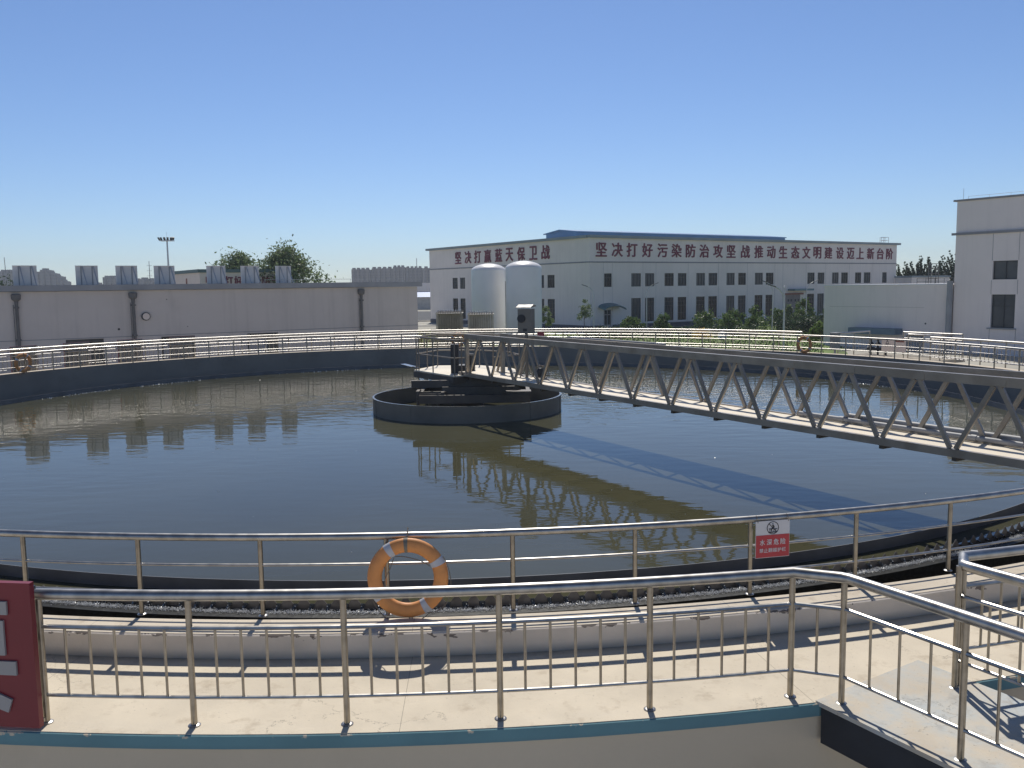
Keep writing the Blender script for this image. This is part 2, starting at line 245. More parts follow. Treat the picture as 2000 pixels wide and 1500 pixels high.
# ------------------------------------------------------------------ mesh helpers
class MB:
    def __init__(s): s.v = []; s.f = []
    def add(s, vs, fs):
        k = len(s.v); s.v += [tuple(x) for x in vs]; s.f += [tuple(k+i for i in f) for f in fs]; return s
    def quad(s, a, b, c, d): return s.add([a, b, c, d], [(0, 1, 2, 3)])
    def box(s, c, size, rz=0):
        hx, hy, hz = size[0]/2, size[1]/2, size[2]/2; ca, sa = math.cos(rz), math.sin(rz)
        vs = []
        for dz in (-hz, hz):
            for dx, dy in ((-hx, -hy), (hx, -hy), (hx, hy), (-hx, hy)): vs.append((c[0]+dx*ca-dy*sa, c[1]+dx*sa+dy*ca, c[2]+dz))
        return s.add(vs, [(3, 2, 1, 0), (4, 5, 6, 7), (0, 1, 5, 4), (1, 2, 6, 5), (2, 3, 7, 6), (3, 0, 4, 7)])
    def beam(s, p, q, wd, h, up=(0, 0, 1)):
        p, q = Vector(p), Vector(q); d = (q-p).normalized(); up = Vector(up)
        x = d.cross(up).normalized()*wd/2; y = x.cross(d).normalized()*h/2
        vs = [p-x-y, p+x-y, p+x+y, p-x+y, q-x-y, q+x-y, q+x+y, q-x+y]
        return s.add(vs, [(3, 2, 1, 0), (4, 5, 6, 7), (0, 1, 5, 4), (1, 2, 6, 5), (2, 3, 7, 6), (3, 0, 4, 7)])
    def tube(s, pts, r, n=8, closed=False, r1=None):
        pts = [Vector(p) for p in pts]; k = len(pts); vs = []; fs = []; prev = None
        for i, p in enumerate(pts):
            if closed: d = pts[(i+1) % k]-pts[i-1]
            else: d = pts[min(i+1, k-1)]-pts[max(i-1, 0)]
            d.normalize()
            if prev is None:
                a = Vector((0, 0, 1)) if abs(d.z) < .9 else Vector((1, 0, 0)); x = d.cross(a).normalized()
            else: x = (prev-d*prev.dot(d)).normalized()
            prev = x; y = d.cross(x)
            rr_ = r if r1 is None else r+(r1-r)*i/(k-1)
            for j in range(n):
                t = 2*math.pi*j/n; vs.append(p+x*rr_*math.cos(t)+y*rr_*math.sin(t))
        m = k if closed else k-1
        for i in range(m):
            for j in range(n):
                a = i*n+j; b = i*n+(j+1) % n; c = ((i+1) % k)*n+(j+1) % n; e = ((i+1) % k)*n+j
                fs.append((a, b, c, e))
        if not closed: fs += [tuple(range(n-1, -1, -1)), tuple((k-1)*n+j for j in range(n))]
        return s.add(vs, fs)
    def lathe(s, prof, c=(0, 0, 0), n=24, caps=True):
        vs = []; fs = []; k = len(prof)
        for j in range(n):
            t = 2*math.pi*j/n
            for r_, z in prof: vs.append((c[0]+r_*math.cos(t), c[1]+r_*math.sin(t), c[2]+z))
        for j in range(n):
            for i in range(k-1): fs.append((j*k+i, ((j+1) % n)*k+i, ((j+1) % n)*k+i+1, j*k+i+1))
        if caps: fs += [tuple(j*k for j in range(n-1, -1, -1)), tuple(j*k+k-1 for j in range(n))]
        return s.add(vs, fs)
    def sweep(s, prof, a0, a1, n, closed_prof=True, c=None):
        """profile of (radius, z) points swept round the tank axis from azimuth a0 to a1 degrees"""
        full = abs(a1-a0) >= 359.99; k = len(prof); m = n if full else n+1; vs = []; fs = []
        for i in range(m):
            a = a0+(a1-a0)*i/n
            for r_, z in prof: vs.append(P(a, r_, z) if c is None else (c[0]+r_*math.sin(R(a)), c[1]-r_*math.cos(R(a)), z))
        kk = k if closed_prof else k-1
        for i in range(n):
            for j in range(kk):
                i2 = (i+1) % m; j2 = (j+1) % k
                fs.append((i*k+j, i2*k+j, i2*k+j2, i*k+j2))
        if closed_prof and not full: fs += [tuple(range(k-1, -1, -1)), tuple(n*k+j for j in range(k))]
        return s.add(vs, fs)
    def prism(s, poly, z0, z1):
        n = len(poly); vs = [(x, y, z0) for x, y in poly]+[(x, y, z1) for x, y in poly]
        return s.add(vs, [tuple(range(n-1, -1, -1)), tuple(range(n, 2*n))]+[(i, (i+1) % n, n+(i+1) % n, n+i) for i in range(n)])
    def build(s, name, m, parent=None, origin=None, smooth=False):
        o0 = Vector(origin) if origin else (wloc(parent) if parent else Vector((0, 0, 0)))
        me = bpy.data.meshes.new(name); me.from_pydata([tuple(Vector(v)-o0) for v in s.v], [], s.f); me.update()
        if smooth:
            me.polygons.foreach_set('use_smooth', [True]*len(me.polygons)); me.set_sharp_from_angle(angle=R(38))
        ob = bpy.data.objects.new(name, me); COL.objects.link(ob); me.materials.append(m)
        if parent: ob.parent = parent; ob.location = o0-wloc(parent)
        else: ob.location = o0
        return ob
LOC = {}
def wloc(o):
    v = Vector(o.location)
    while o.parent: o = o.parent; v += Vector(o.location)
    return v
def tag(o, label, cat, group=None):
    o['label'] = label; o['category'] = cat
    if group: o['group'] = group
    return o
def thing(name, loc, label, cat, group=None):
    o = bpy.data.objects.new(name, None); COL.objects.link(o); o.location = loc; o.empty_display_size = .3
    return tag(o, label, cat, group)
def setting(o, kind='structure'): o['kind'] = kind; return o
def inst(src, parent, loc, rz=0):
    o = src.copy(); COL.objects.link(o); o.parent = parent; o.location = loc; o.rotation_euler = (0, 0, rz); return o
def text_mesh(body, size, bold=.0, depth=.01):
    c = bpy.data.curves.new('lettering', 'FONT'); c.body = body; c.size = size; c.extrude = depth; c.offset = bold; c.align_x = 'CENTER'; c.resolution_u = 3
    o = bpy.data.objects.new('lettering', c); COL.objects.link(o)
    bpy.context.view_layer.update()
    me = bpy.data.meshes.new_from_object(o); bpy.data.objects.remove(o); bpy.data.curves.remove(c)
    xs = [v.co.x for v in me.vertices]; ys = [v.co.y for v in me.vertices]
    return me, (min(xs), max(xs), min(ys), max(ys))
def letter(body, name, m, parent, centre, wd, ht, xdir, depth=.02, bold=.02):
    """one raised character fitted to wd x ht on a vertical face; xdir = reading direction"""
    me, bb = text_mesh(body, 1.0, 0, depth)
    sx = wd/(bb[1]-bb[0]); sy = ht/(bb[3]-bb[2]); cx, cy = (bb[0]+bb[1])/2, (bb[2]+bb[3])/2
    xd = Vector(xdir).normalized(); zd = Vector((0, 0, 1)); nd = xd.cross(zd)
    base_v = [((v.co.x-cx)*sx, (v.co.y-cy)*sy, v.co.z+depth) for v in me.vertices]; polys = [tuple(p.vertices) for p in me.polygons]
    bpy.data.meshes.remove(me); me = bpy.data.meshes.new(name); vs = []; fs = []; e = bold*ht
    for k, (ox, oy) in enumerate(((0, 0), (-e, 0), (e, 0), (0, e), (0, -e)) if bold else ((0, 0),)):      # strokes thickened like painted bold type
        o_ = len(vs); vs += [tuple(xd*(a+ox)+zd*(b_+oy)+nd*(d*(1+.06*k))) for a, b_, d in base_v]; fs += [tuple(o_+i for i in p) for p in polys]
    me.from_pydata(vs, [], fs); me.materials.append(m); me.update()
    o = bpy.data.objects.new(name, me); COL.objects.link(o); o.parent = parent; o.location = Vector(centre)-wloc(parent)
    return o

# ------------------------------------------------------------------ layout constants
CX, CY = -1.762, 29.079                       # axis of the round tank
def P(az, r, z=0): a = R(az); return (CX+r*math.sin(a), CY-r*math.cos(a), z)
GZ = -2.1                                      # ground
ZC = .243                                      # coping
RCI, RCO, REDGE = 20.395, 20.80, 22.262
ZW = -.55                                      # water
D1 = Vector((.8272, .5619, 0)); D2 = Vector((-.5619, .8272, 0))
N1 = Vector((.5619, -.8272, 0)); N2 = Vector((-.8272, -.5619, 0))

# ------------------------------------------------------------------ ground and roads
g = MB(); g.quad((-3000, -400, GZ), (3000, -400, GZ), (3000, 5000, GZ), (-3000, 5000, GZ)); setting(g.build('ground', M['ground']))
yard = MB(); yard.quad((-45, -25, GZ+.004), (45, -25, GZ+.004), (45, 54, GZ+.004), (-45, 54, GZ+.004)); setting(yard.build('pavement', M['concrete']))
rd = MB(); rd.quad((-60, 150, GZ+.006), (-5, 150, GZ+.006), (-5, 215, GZ+.006), (-60, 215, GZ+.006)); setting(rd.build('road', M['asphalt']))
kb = MB(); kb.box((-30, 149.6, GZ+.1), (60, .5, .24)); kb.box((-30, 133, GZ+.06), (60, 3, .12)); setting(kb.build('kerb', M['kerb']))
lw = MB(); lw.add([(4, 58, GZ+.008), (22.5, 58, GZ+.008), (31, 84, GZ+.008), (47, 112, GZ+.008), (62, 146, GZ+.008), (9, 110.5, GZ+.008)], [(0, 1, 2, 3, 4, 5)]); lw.quad((-30, 66, GZ+.008), (9, 66, GZ+.008), (9, 106, GZ+.008), (-30, 130, GZ+.008))
for i in range(6000):
    y = random.uniform(60, 104); x = random.uniform(6, .35*y); h = random.uniform(.08, .28); a = random.uniform(0, 6.28); s_ = random.uniform(.04, .12)
    dx, dy = math.cos(a)*s_, math.sin(a)*s_
    lw.add([(x-dx, y-dy, GZ), (x+dx, y+dy, GZ), (x+random.uniform(-.1, .1), y, GZ+h)], [(0, 1, 2)])
setting(lw.build('lawn', M['lawn']), 'stuff')

# ------------------------------------------------------------------ settling tank
tank = thing('settling_tank', (CX, CY, GZ), 'huge round settling tank with cream coping, teal rim band and toothed weir', 'settling tank')
NS = 240
MB().sweep([(RCI, -2.6), (RCI, ZC-.004), (RCI+.012, ZC), (RCI+.02, -2.6)], 0, 360, NS).build('inner_wall', M['tankin'], tank, smooth=True)
MB().sweep([(RCI+.012, ZC), (RCO-.02, ZC), (RCO-.02, ZC-.03), (RCI+.03, ZC-.03)], 0, 360, NS).build('coping', M['coping'], tank)
MB().sweep([(RCO, -.05), (RCO, ZC-.016), (RCO-.018, ZC-.004), (RCO-.06, ZC-.034), (RCO-.06, -.05)], 0, 360, NS).build('parapet', M['parapet'], tank, smooth=True, origin=(CX, CY, 0))
MB().sweep([(REDGE-.01, -.125), (REDGE+.012, -.118), (REDGE+.012, -.012), (REDGE-.006, -.002), (REDGE-.2, -.004), (REDGE-.2, -.125)], 0, 360, NS).build('rim_band', M['teal'], tank, smooth=True, origin=(CX, CY, 0))
MB().sweep([(REDGE-.02, GZ), (REDGE-.02, -.126), (REDGE-.3, -.126), (REDGE-.3, GZ)], 0, 360, NS).build('outer_wall', M['olive'], tank, smooth=True)
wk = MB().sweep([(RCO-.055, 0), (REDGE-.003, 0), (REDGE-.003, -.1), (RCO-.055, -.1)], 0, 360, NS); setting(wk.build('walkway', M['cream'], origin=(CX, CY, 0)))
# overflow launder: wall, toothed weir, scum baffle
MB().sweep([(17.83, -2.4), (17.83, ZW-.06), (18.09, ZW-.075), (18.09, -2.4)], 0, 360, NS).build('launder_wall', M['black'], tank)
wb = MB(); NT = 504
for i in range(NT):
    a0 = 360*i/NT; a1 = a0+360/NT; am = (a0+a1)/2; e = .07*360/NT/2
    for rad_ in (17.795, 17.805):
        pts = [P(a0, rad_, -.85), P(a1, rad_, -.85), P(a1, rad_, ZW-.03), P(am+e, rad_, ZW+.10), P(am-e, rad_, ZW+.10), P(a0, rad_, ZW-.03)]
        wb.add(pts, [(0, 1, 2, 3, 4, 5) if rad_ > 17.8 else (5, 4, 3, 2, 1, 0)])
    k = len(wb.v); wb.f += [(k-3-6, k-2-6, k-2, k-3), (k-4-6, k-3-6, k-3, k-4), (k-2-6, k-1-6, k-1, k-2)]
wb.build('weir_plate', M['weir'], tank)
MB().sweep([(17.36, -1.2), (17.36, ZW+.17), (17.372, ZW+.17), (17.372, -1.2)], 0, 360, NS).build('scum_baffle', M['baffle'], tank, smooth=True)
# water
wt = MB(); n = 200
wt.add([P(360*i/n, 17.80, ZW) for i in range(n)]+[(CX, CY, ZW)], [(i, (i+1) % n, n) for i in range(n)])
setting(wt.build('water', M['basin'], origin=(CX, CY, ZW)))
ch = MB().sweep([(18.07, -1.55), (RCI+.01, -1.55)], 0, 360, NS, False); setting(ch.build('channel_water', M['chan'], origin=(CX, CY, -1.55)))
# water spilling through the notches and breaking white on the ledge
np_ = MB()
for i in range(NT):
    a0 = 360*i/NT
    if not (-65 < ((a0+180) % 360)-180 < 75) and random.random() < .35: continue
    wv = .03+random.random()*.015; da = math.degrees(wv/17.9); prof = [(17.79, ZW+.004), (17.825, ZW-.008), (17.855, ZW-.03), (17.875+random.random()*.03, ZW-.062)]
    vs = []
    for j, (r_, z) in enumerate(prof):
        k = 1-.15*j
        vs += [P(a0-da*k, r_, z), P(a0, r_+.012, z+.006), P(a0+da*k, r_, z)]
    np_.add(vs, [f for j in range(3) for f in ((j*3, j*3+1, j*3+4, j*3+3), (j*3+1, j*3+2, j*3+5, j*3+4))])
o = setting(np_.build('spilling_water', M['nappe'], smooth=True), 'stuff')
o['label'] = 'thin water sheets spilling through the weir teeth'
fm = MB()
def fleck(az, r, z, s):
    c = Vector(P(az, r, z)); vs = []
    ax = Vector((random.gauss(0, 1), random.gauss(0, 1), random.gauss(0, 1))).normalized(); b1 = ax.orthogonal().normalized(); b2 = ax.cross(b1)
    for k in range(3):
        t = k*2.094; vs.append(c+(b1*math.cos(t)+b2*math.sin(t))*s*random.uniform(.6, 1.2))
    vs += [c+ax*s*.7, c-ax*s*.7]
    fm.add(vs, [(0, 1, 3), (1, 2, 3), (2, 0, 3), (1, 0, 4), (2, 1, 4), (0, 2, 4)])
for i in range(30000):
    az = random.uniform(-28, 34); r = 17.945+random.gauss(.0, .03); ph = math.cos(az*NT/360*2*math.pi)
    if random.random() < .25-.2*ph: continue
    fleck(az, r, ZW-.064+abs(random.gauss(0, .016)), random.uniform(.003, .0085))
for i in range(5000):
    az = random.uniform(34, 332); fleck(az, 17.94+random.gauss(0, .04), ZW-.065+abs(random.gauss(0, .02)), random.uniform(.005, .014))
for i in range(NT):                                  # white flecks drawn as glints of water in the notches
    a0 = 360*i/NT
    if random.random() < .62: fleck(a0+random.uniform(-.06, .06), 17.85, ZW-.012, random.uniform(.007, .016))
for i in range(260):                                 # scum drifting behind the baffle
    az = random.choice((205, 232, 246, 112))+random.gauss(0, 4); fleck(az, 17.33-abs(random.gauss(0, .12)), ZW+.004, random.uniform(.01, .035))
for i in range(150):
    a_, r_ = random.uniform(0, 6.283), 16.5*random.random()**.5; fleck(math.degrees(a_), r_, ZW+.002, random.uniform(.004, .016))
o = setting(fm.build('foam_glints', M['foam_glints']), 'stuff'); o['label'] = 'white foaming water at the foot of the weir, glints drawn as white flecks'

# ------------------------------------------------------------------ railings round the tank
def post_mesh(name, h, r, m, flange=True):
    b = MB(); b.tube([(0, 0, 0), (0, 0, h)], r, 12)
    me = b.build(name, m, smooth=True); return me
rail_in = thing('guard_railing', P(0, 20.28, ZC), 'stainless railing of three pipes on the coping around the water', 'railing')
def ring_pts(a0, a1, r, z, step=1.2):
    n = max(2, int(abs(a1-a0)/step)); return [P(a0+(a1-a0)*i/n, r, z) for i in range(n+1)]
RI, ZTI = 20.30, 1.062
MB().tube(ring_pts(0, 359, RI, ZTI, 1), .038, 12, True).build('top_rail', M['steel'], rail_in, smooth=True)
for z, nm in ((.775, 'middle_rail'), (.49, 'lower_rail')):
    MB().tube(ring_pts(0, 359, RI, z, 1), .015, 8, True).build(nm, M['steel'], rail_in, smooth=True)
pm = MB().tube([(0, 0, 0), (0, 0, ZTI-ZC)], .025, 12); pm.tube([(0, 0, .0), (0, 0, .004)], .03, 12)
src = None
fl = MB().lathe([(.046, 0), (.047, .004), (.040, .010), (.028, .014)], n=16)
flsrc = None
for i in range(100):
    az = 1.33+3.58*i if i < 100 else 0
    az = 1.33+3.6*i
    loc = Vector(P(az, RI, ZC))-wloc(rail_in)
    if src is None:
        src = pm.build('post', M['steel_post'], rail_in, origin=(0, 0, 0), smooth=True); src.location = loc; o = src
    else: o = inst(src, rail_in, loc)
    if abs(((az+180) % 360)-180) < 26:
        if flsrc is None:
            flsrc = fl.build('base_flange', M['steel'], o, origin=(0, 0, 0), smooth=True); flsrc.location = (0, 0, .001)
        else: inst(flsrc, o, (0, 0, .001))

RO = 22.11; ZTO = 1.10; OSTEP = 3.2556
def outer_rail(name, base, label, path_top, azs, bays, extra_posts, extra_bals, tubes):
    t = thing(name, base, label, 'railing')
    MB().tube(path_top, .046, 14).build('top_rail', M['steel'], t, smooth=True)
    for pts in tubes[0]: MB().tube(pts, .0195, 8).build('middle_rail', M['steel'], t, smooth=True)
    for pts in tubes[1]: MB().tube(pts, .016, 8).build('bottom_rail', M['steel'], t, smooth=True)
    s = None; fs_ = None
    for q, near in [(P(a, RO, 0), abs(a) < 25) for a in azs]+[(q, True) for q in extra_posts]:
        loc = Vector(q)-wloc(t)
        if s is None:
            s = MB().tube([(0, 0, 0), (0, 0, ZTO)], .026, 12).build('post', M['steel_post'], t, origin=(0, 0, 0), smooth=True); s.location = loc; o = s
        else: o = inst(s, t, loc)
        if near:
            if fs_ is None:
                fs_ = MB().lathe([(.050, 0), (.051, .004), (.043, .010), (.028, .014)], n=16).build('base_flange', M['steel'], o, origin=(0, 0, 0), smooth=True); fs_.location = (0, 0, .001)
            else: inst(fs_, o, (0, 0, .001))
    bs = None; cnt = 0; rest = MB()
    bal = [(P(a, RO, 0), k) for a, k in bays]+[(q, -1) for q in extra_bals]
    bal.sort(key=lambda x: (Vector(x[0])-Vector((0, 0, 0))).length)
    for q, k in bal:
        if cnt < 92:
            loc = Vector((q[0], q[1], .24))-wloc(t)
            if bs is None:
                bs = MB().tube([(0, 0, 0), (0, 0, .586)], .0115, 8).build('baluster', M['steel_post'], t, origin=(0, 0, 0), smooth=True); bs.location = loc
            else: inst(bs, t, loc)
            cnt += 1
        else: rest.tube([(q[0], q[1], .24), (q[0], q[1], .826)], .0115, 5)
    if rest.v: setting(rest.build('baluster', M['steel_post'], t), 'stuff')
    return t
# left part: from the footbridge, clockwise round the far side to the landing on the right
A_END = 10.74
SD = Vector((.51, -.86, 0)).normalized(); SN = Vector((SD.y, -SD.x, 0))       # footbridge direction (towards the viewer), its left side
cornL = Vector((2.745, 7.21, 0)); cornR = Vector((3.86, 7.49, 0))
azsA = [A_END-OSTEP*i for i in range(0, 74)]                                    # down to about -227 (=133)
bal_ = [(a-OSTEP*(j+1)/6, 0) for a in azsA[:-1] for j in range(5)]
endA = azsA[-1]
stL = [cornL+SD*d for d in (1.07, 2.14, 3.2)]
topA = [P(endA+(A_END-endA)*i/260, RO, ZTO) for i in range(261)]+[tuple(cornL+Vector((-.12, .035, ZTO))), tuple(cornL+Vector((-.03, .0, ZTO))), tuple(cornL+SD*.06+Vector((0, 0, ZTO)))]+[tuple(cornL+SD*3.3+Vector((0, 0, ZTO)))]
def tubesA(z): return [[P(endA+(A_END-endA)*i/260, RO, z) for i in range(261)]+[tuple(cornL+Vector((0, 0, z)))], [tuple(cornL+Vector((0, 0, z))), tuple(cornL+SD*3.3+Vector((0, 0, z)))]]
exb = [Vector(P(A_END, RO, 0)).lerp(cornL, .5)]+[cornL+SD*(1.07*k+1.07*(j+1)/4) for k in range(3) for j in range(3)]
outer_rail('outer_railing', P(0, RO, 0), 'stainless baluster railing along the walkway edge, bending down the left side of the footbridge', topA, azsA, bal_, [tuple(cornL)]+[tuple(v) for v in stL], [tuple(v) for v in exb], (tubesA(.826), tubesA(.24)))
# right part
B0 = math.degrees(math.atan2(cornR.x-CX, CY-cornR.y)); B1 = 117.0
azsB = [B0+.15+OSTEP*i for i in range(1, 32)]
balB = [(a+OSTEP*(j+1)/6, 0) for a in [B0]+azsB[:-1] for j in range(5)]
endB = azsB[-1]
topB = [tuple(cornR+SD*3.3+Vector((0, 0, ZTO))), tuple(cornR+SD*.1+Vector((0, 0, ZTO))), tuple(cornR+SD*.02+Vector((.0, .01, ZTO))), tuple(cornR+Vector((.04, .04, ZTO)))]+[P(B0+.5+(endB-B0-.5)*i/120, RO, ZTO) for i in range(121)]
def tubesB(z): return [[tuple(cornR+SD*3.3+Vector((0, 0, z))), tuple(cornR+Vector((0, 0, z)))], [P(B0+.3+(endB-B0-.3)*i/120, RO, z) for i in range(121)]]
exbB = [cornR+SD*(1.07*k+1.07*(j+1)/4) for k in range(3) for j in range(3)]
outer_rail('outer_railing', P(30, RO, 0), 'stainless baluster railing starting at the right side of the footbridge', topB, azsB, balB, [tuple(cornR+Vector((-.03, -.02, 0))), tuple(cornR+Vector((.035, .03, 0)))]+[tuple(cornR+SD*1.07*k) for k in (1, 2, 3)], [tuple(v) for v in exbB], (tubesB(.826), tubesB(.24)))

# ------------------------------------------------------------------ footbridge in the right foreground
fb = thing('footbridge', tuple(cornL.lerp(cornR, .5)), 'short concrete footbridge with worn pale paint leaving the walkway towards the lower right', 'footbridge')
eL = Vector((2.545, 7.26, 0)); eR = eL+SN*(-1.40) if SN.x < 0 else eL+SN*1.40
SNr = Vector((-SD.y, SD.x, 0));  SNr = SNr if SNr.x > 0 else -SNr
eR = eL+SNr*1.46
a, b_, c_, d_ = eL, eR, eR+SD*4.2, eL+SD*4.2
MB().prism([(v.x, v.y) for v in (a-SD*.0, d_, c_, b_-SD*.05)], -.03, .008).build('deck', M['stub'], fb)
for off, nm in ((.045, 'side_beam'), (1.415, 'side_beam')):
    q = eL+SNr*off; MB().beam(q+SD*.06+Vector((0, 0, -.19)), q+SD*4.2+Vector((0, 0, -.19)), .085, .31).build(nm, M['beam'], fb)

# ------------------------------------------------------------------ red letter boards on the outer railing
def board(az0, az1, label, front, strokes=False):
    am = (az0+az1)/2; aw = math.radians(abs(az1-az0))*RO
    t = thing('letter_board', P(am, RO+.09, .02), label, 'sign board', 'red letter boards on the outer railing')
    o_ = Vector(P(am, 0, 0)); nrm = Vector(P(am, 1, 0))-o_; xd = Vector((math.cos(R(am)), math.sin(R(am)), 0))
    base = Vector(P(am, RO+.075, 0))
    def box(x0, x1, z0, z1, d0, d1, m, nm):
        b = MB(); pts = []
        for z in (z0, z1):
            for x, d in ((x0, d1), (x1, d1), (x1, d0), (x0, d0)): pts.append(tuple(base+xd*x+nrm*d+Vector((0, 0, z))))
        b.add(pts, [(3, 2, 1, 0), (4, 5, 6, 7), (0, 1, 5, 4), (1, 2, 6, 5), (2, 3, 7, 6), (3, 0, 4, 7)]); return b.build(nm, m, t)
    h = aw/2
    box(-h, h, .02, 1.235, 0, .055, M['red'], 'panel')
    fr = MB()
    for x in (-h*.8, -h*.4, 0, h*.4, h*.8): fr.beam(base+xd*x+nrm*-.012+Vector((0, 0, .03)), base+xd*x+nrm*-.012+Vector((0, 0, 1.2)), .03, .02, tuple(nrm))
    for z in (.06, 1.18): fr.beam(base+xd*-h+nrm*-.012+Vector((0, 0, z)), base+xd*h+nrm*-.012+Vector((0, 0, z)), .02, .03)
    fr.build('back_frame', M['steel_dull'], t)
    bp = MB(); bp.add([tuple(base+xd*x+nrm*-.002+Vector((0, 0, z))) for x, z in ((-h+.01, .03), (h-.01, .03), (h-.01, 1.225), (-h+.01, 1.225))], [(3, 2, 1, 0)]); bp.build('back_sheet', M['backs'], t)
    if strokes:
        q = MB()
        def st(pts):
            vs = [tuple(base+xd*x+nrm*d+Vector((0, 0, z))) for d in (.056, .075) for x, z in pts]; n_ = len(pts)
            q.add(vs, [tuple(range(n_-1, -1, -1)), tuple(range(n_, 2*n_))]+[(i, (i+1) % n_, n_+(i+1) % n_, n_+i) for i in range(n_)])
        o = h-.585
        for pts in (((-.2, .975), (.385, .975), (.385, 1.085), (-.2, 1.085)), ((.18, .635), (.345, .635), (.345, .925), (.18, .925)), ((-.55, .47), (.432, .47), (.432, .585), (-.55, .585)),
                    ((-.02, .35), (.2, .20), (.334, .152), (.374, .262), (.22, .325), (.06, .43))):
            st([(x+o, z) for x, z in pts])
        q.build('character', M['offwhite'], t)
    return t
board(-5.46-OSTEP*.98, -5.46, 'large red board with grey-white character strokes at the left end of the near railing', True, True)
for u0, u1, lab in ((241.0, 244.2, 'letter board seen from behind, leftmost on the far railing by the lifebuoy'), (234.5, 237.7, 'letter board seen from behind, just right of the far left lifebuoy'),
                    (227.7, 230.9, 'letter board seen from behind, between the first two blower house doors'), (220.7, 224.2, 'letter board seen from behind, before the middle blower house door')):
    board(u0, u1, lab, False)

# ------------------------------------------------------------------ lifebuoys
def lifebuoy(az, z, label, rad_=.405, r_at=None):
    r_at = RI+.115 if r_at is None else r_at
    c = Vector(P(az, r_at, z)); t = thing('lifebuoy', tuple(c-Vector((0, 0, rad_))), label, 'lifebuoy', 'orange lifebuoys hung on the railing')
    xd = Vector((math.cos(R(az)), math.sin(R(az)), 0)); nd = Vector(P(az, 1, 0))-Vector(P(az, 0, 0)); zd = Vector((0, 0, 1))
    zd = (zd-nd*.02).normalized()
    Rm = rad_-.073
    def torus(t0, t1, n, sa, sb, mb):
        k = 18; full = t1-t0 > 359; m = n if full else n+1; vs = []; fs = []
        for i in range(m):
            th = R(t0+(t1-t0)*i/n); e = xd*math.cos(th)+zd*math.sin(th)
            for j in range(k):
                p = 2*math.pi*j/k; vs.append(c+e*(Rm+sa*math.cos(p))+nd*sb*math.sin(p))
        for i in range(n):
            for j in range(k): fs.append((i*k+j, i*k+(j+1) % k, ((i+1) % m)*k+(j+1) % k, ((i+1) % m)*k+j))
        if not full: fs += [tuple(range(k)), tuple(n*k+j for j in range(k-1, -1, -1))]
        mb.add(vs, fs)
    b = MB(); torus(0, 360, 56, .073, .052, b); b.build('ring', M['orange'], t, smooth=True)
    for th in (28, 121, 211, 301):
        b = MB(); torus(th-5.5, th+5.5, 5, .0755, .0545, b); b.build('reflective_band', M['band'], t, smooth=True)
    b = MB(); torus(89, 95, 3, .0752, .0542, b); b.build('strap', M['strap'], t, smooth=True)
    rp = MB()
    for th in (28, 121, 211, 301):
        pts = []
        for i in range(13):
            q = i/12; a = R(th+q*90); e = xd*math.cos(a)+zd*math.sin(a); sag = .045*math.sin(math.pi*q)
            if th == 121 or th == 301: sag += .015*math.sin(2*math.pi*q)
            rad2 = Rm+.082+sag*.5 if th in (211, 301) else Rm-.08-sag
            p = c+e*rad2+nd*.02
            if th in (211, 301): p -= Vector((0, 0, sag*.9))
            pts.append(p)
        rp.tube(pts, .0048, 6)
    rp.tube([c+zd*(rad_-.005)+nd*-.02, c+zd*(rad_+.04)+nd*-.06, c+zd*(rad_+.075)-nd*.115, c+zd*(rad_+.05)-nd*.16], .006, 6)
    for s_ in (-1, 1): rp.tube([c-zd*(rad_)+xd*.02, c-zd*(rad_+.04)+xd*(.02+.05*s_), c-zd*(rad_+.075)+xd*(.02+.09*s_)], .005, 6)
    rp.build('grab_rope', M['rope'], t, smooth=True)
    return t
lifebuoy(1.95, .662, 'orange lifebuoy with pale bands hanging in front on the nearest railing')
lifebuoy(246.7, .66, 'orange lifebuoy on the far railing at the left edge, before the blower house', r_at=RI-.10)
lifebuoy(183.3, .66, 'orange lifebuoy on the far railing behind the centre platform', r_at=RI-.10)
lifebuoy(129.7, .64, 'orange lifebuoy on the far railing before the lawn, left of the low annex', r_at=RI-.10)

# ------------------------------------------------------------------ warning signs
def sign_frame(az, r, x0, x1, z0, z1):
    xd = Vector((math.cos(R(az)), math.sin(R(az)), 0)); nd = Vector(P(az, 1, 0))-Vector(P(az, 0, 0)); base = Vector(P(az, r, 0))
    return xd, nd, base
az = 12.78; xd, nd, base = sign_frame(az, RI+.045, 0, 0, 0, 0)
ws = thing('warning_sign', tuple(base+Vector((0, 0, .645))), 'small white and red deep water warning plate hanging beside a post of the nearest railing', 'sign')
W2 = .197
def plate(z0, z1, d0, d1, m, nm, x0=-W2, x1=W2, par=ws):
    pts = []
    for z in (z0, z1):
        for x, d in ((x0, d1), (x1, d1), (x1, d0), (x0, d0)): pts.append(tuple(base+xd*x+nd*d+Vector((0, 0, z))))
    return MB().add(pts, [(3, 2, 1, 0), (4, 5, 6, 7), (0, 1, 5, 4), (1, 2, 6, 5), (2, 3, 7, 6), (3, 0, 4, 7)]).build(nm, m, par)
plate(.646, 1.045, 0, .006, M['white'], 'plate'); plate(.651, .892, .0062, .0085, M['redsign'], 'red_panel', -W2+.004, W2-.004)
def sp(x, z, d=.009): return tuple(base+xd*x+nd*d+Vector((0, 0, z)))
ic = MB(); icx, icz, icr = .0, .967, .066
ic.tube([sp(icx+icr*math.cos(t*.2618), icz+icr*math.sin(t*.2618), .007) for t in range(24)], .0042, 6, True)
ic.tube([sp(icx-icr*.7, icz+icr*.7, .0075), sp(icx+icr*.7, icz-icr*.7, .0075)], .0042, 6)
ic.lathe([(.001, -.004), (.010, -.001), (.010, .001), (.001, .004)], c=sp(icx-.002, icz+.043, .007), n=12)
ic.tube([sp(icx-.002, icz+.03, .007), sp(icx+.014, icz+.004, .007)], .009, 6)
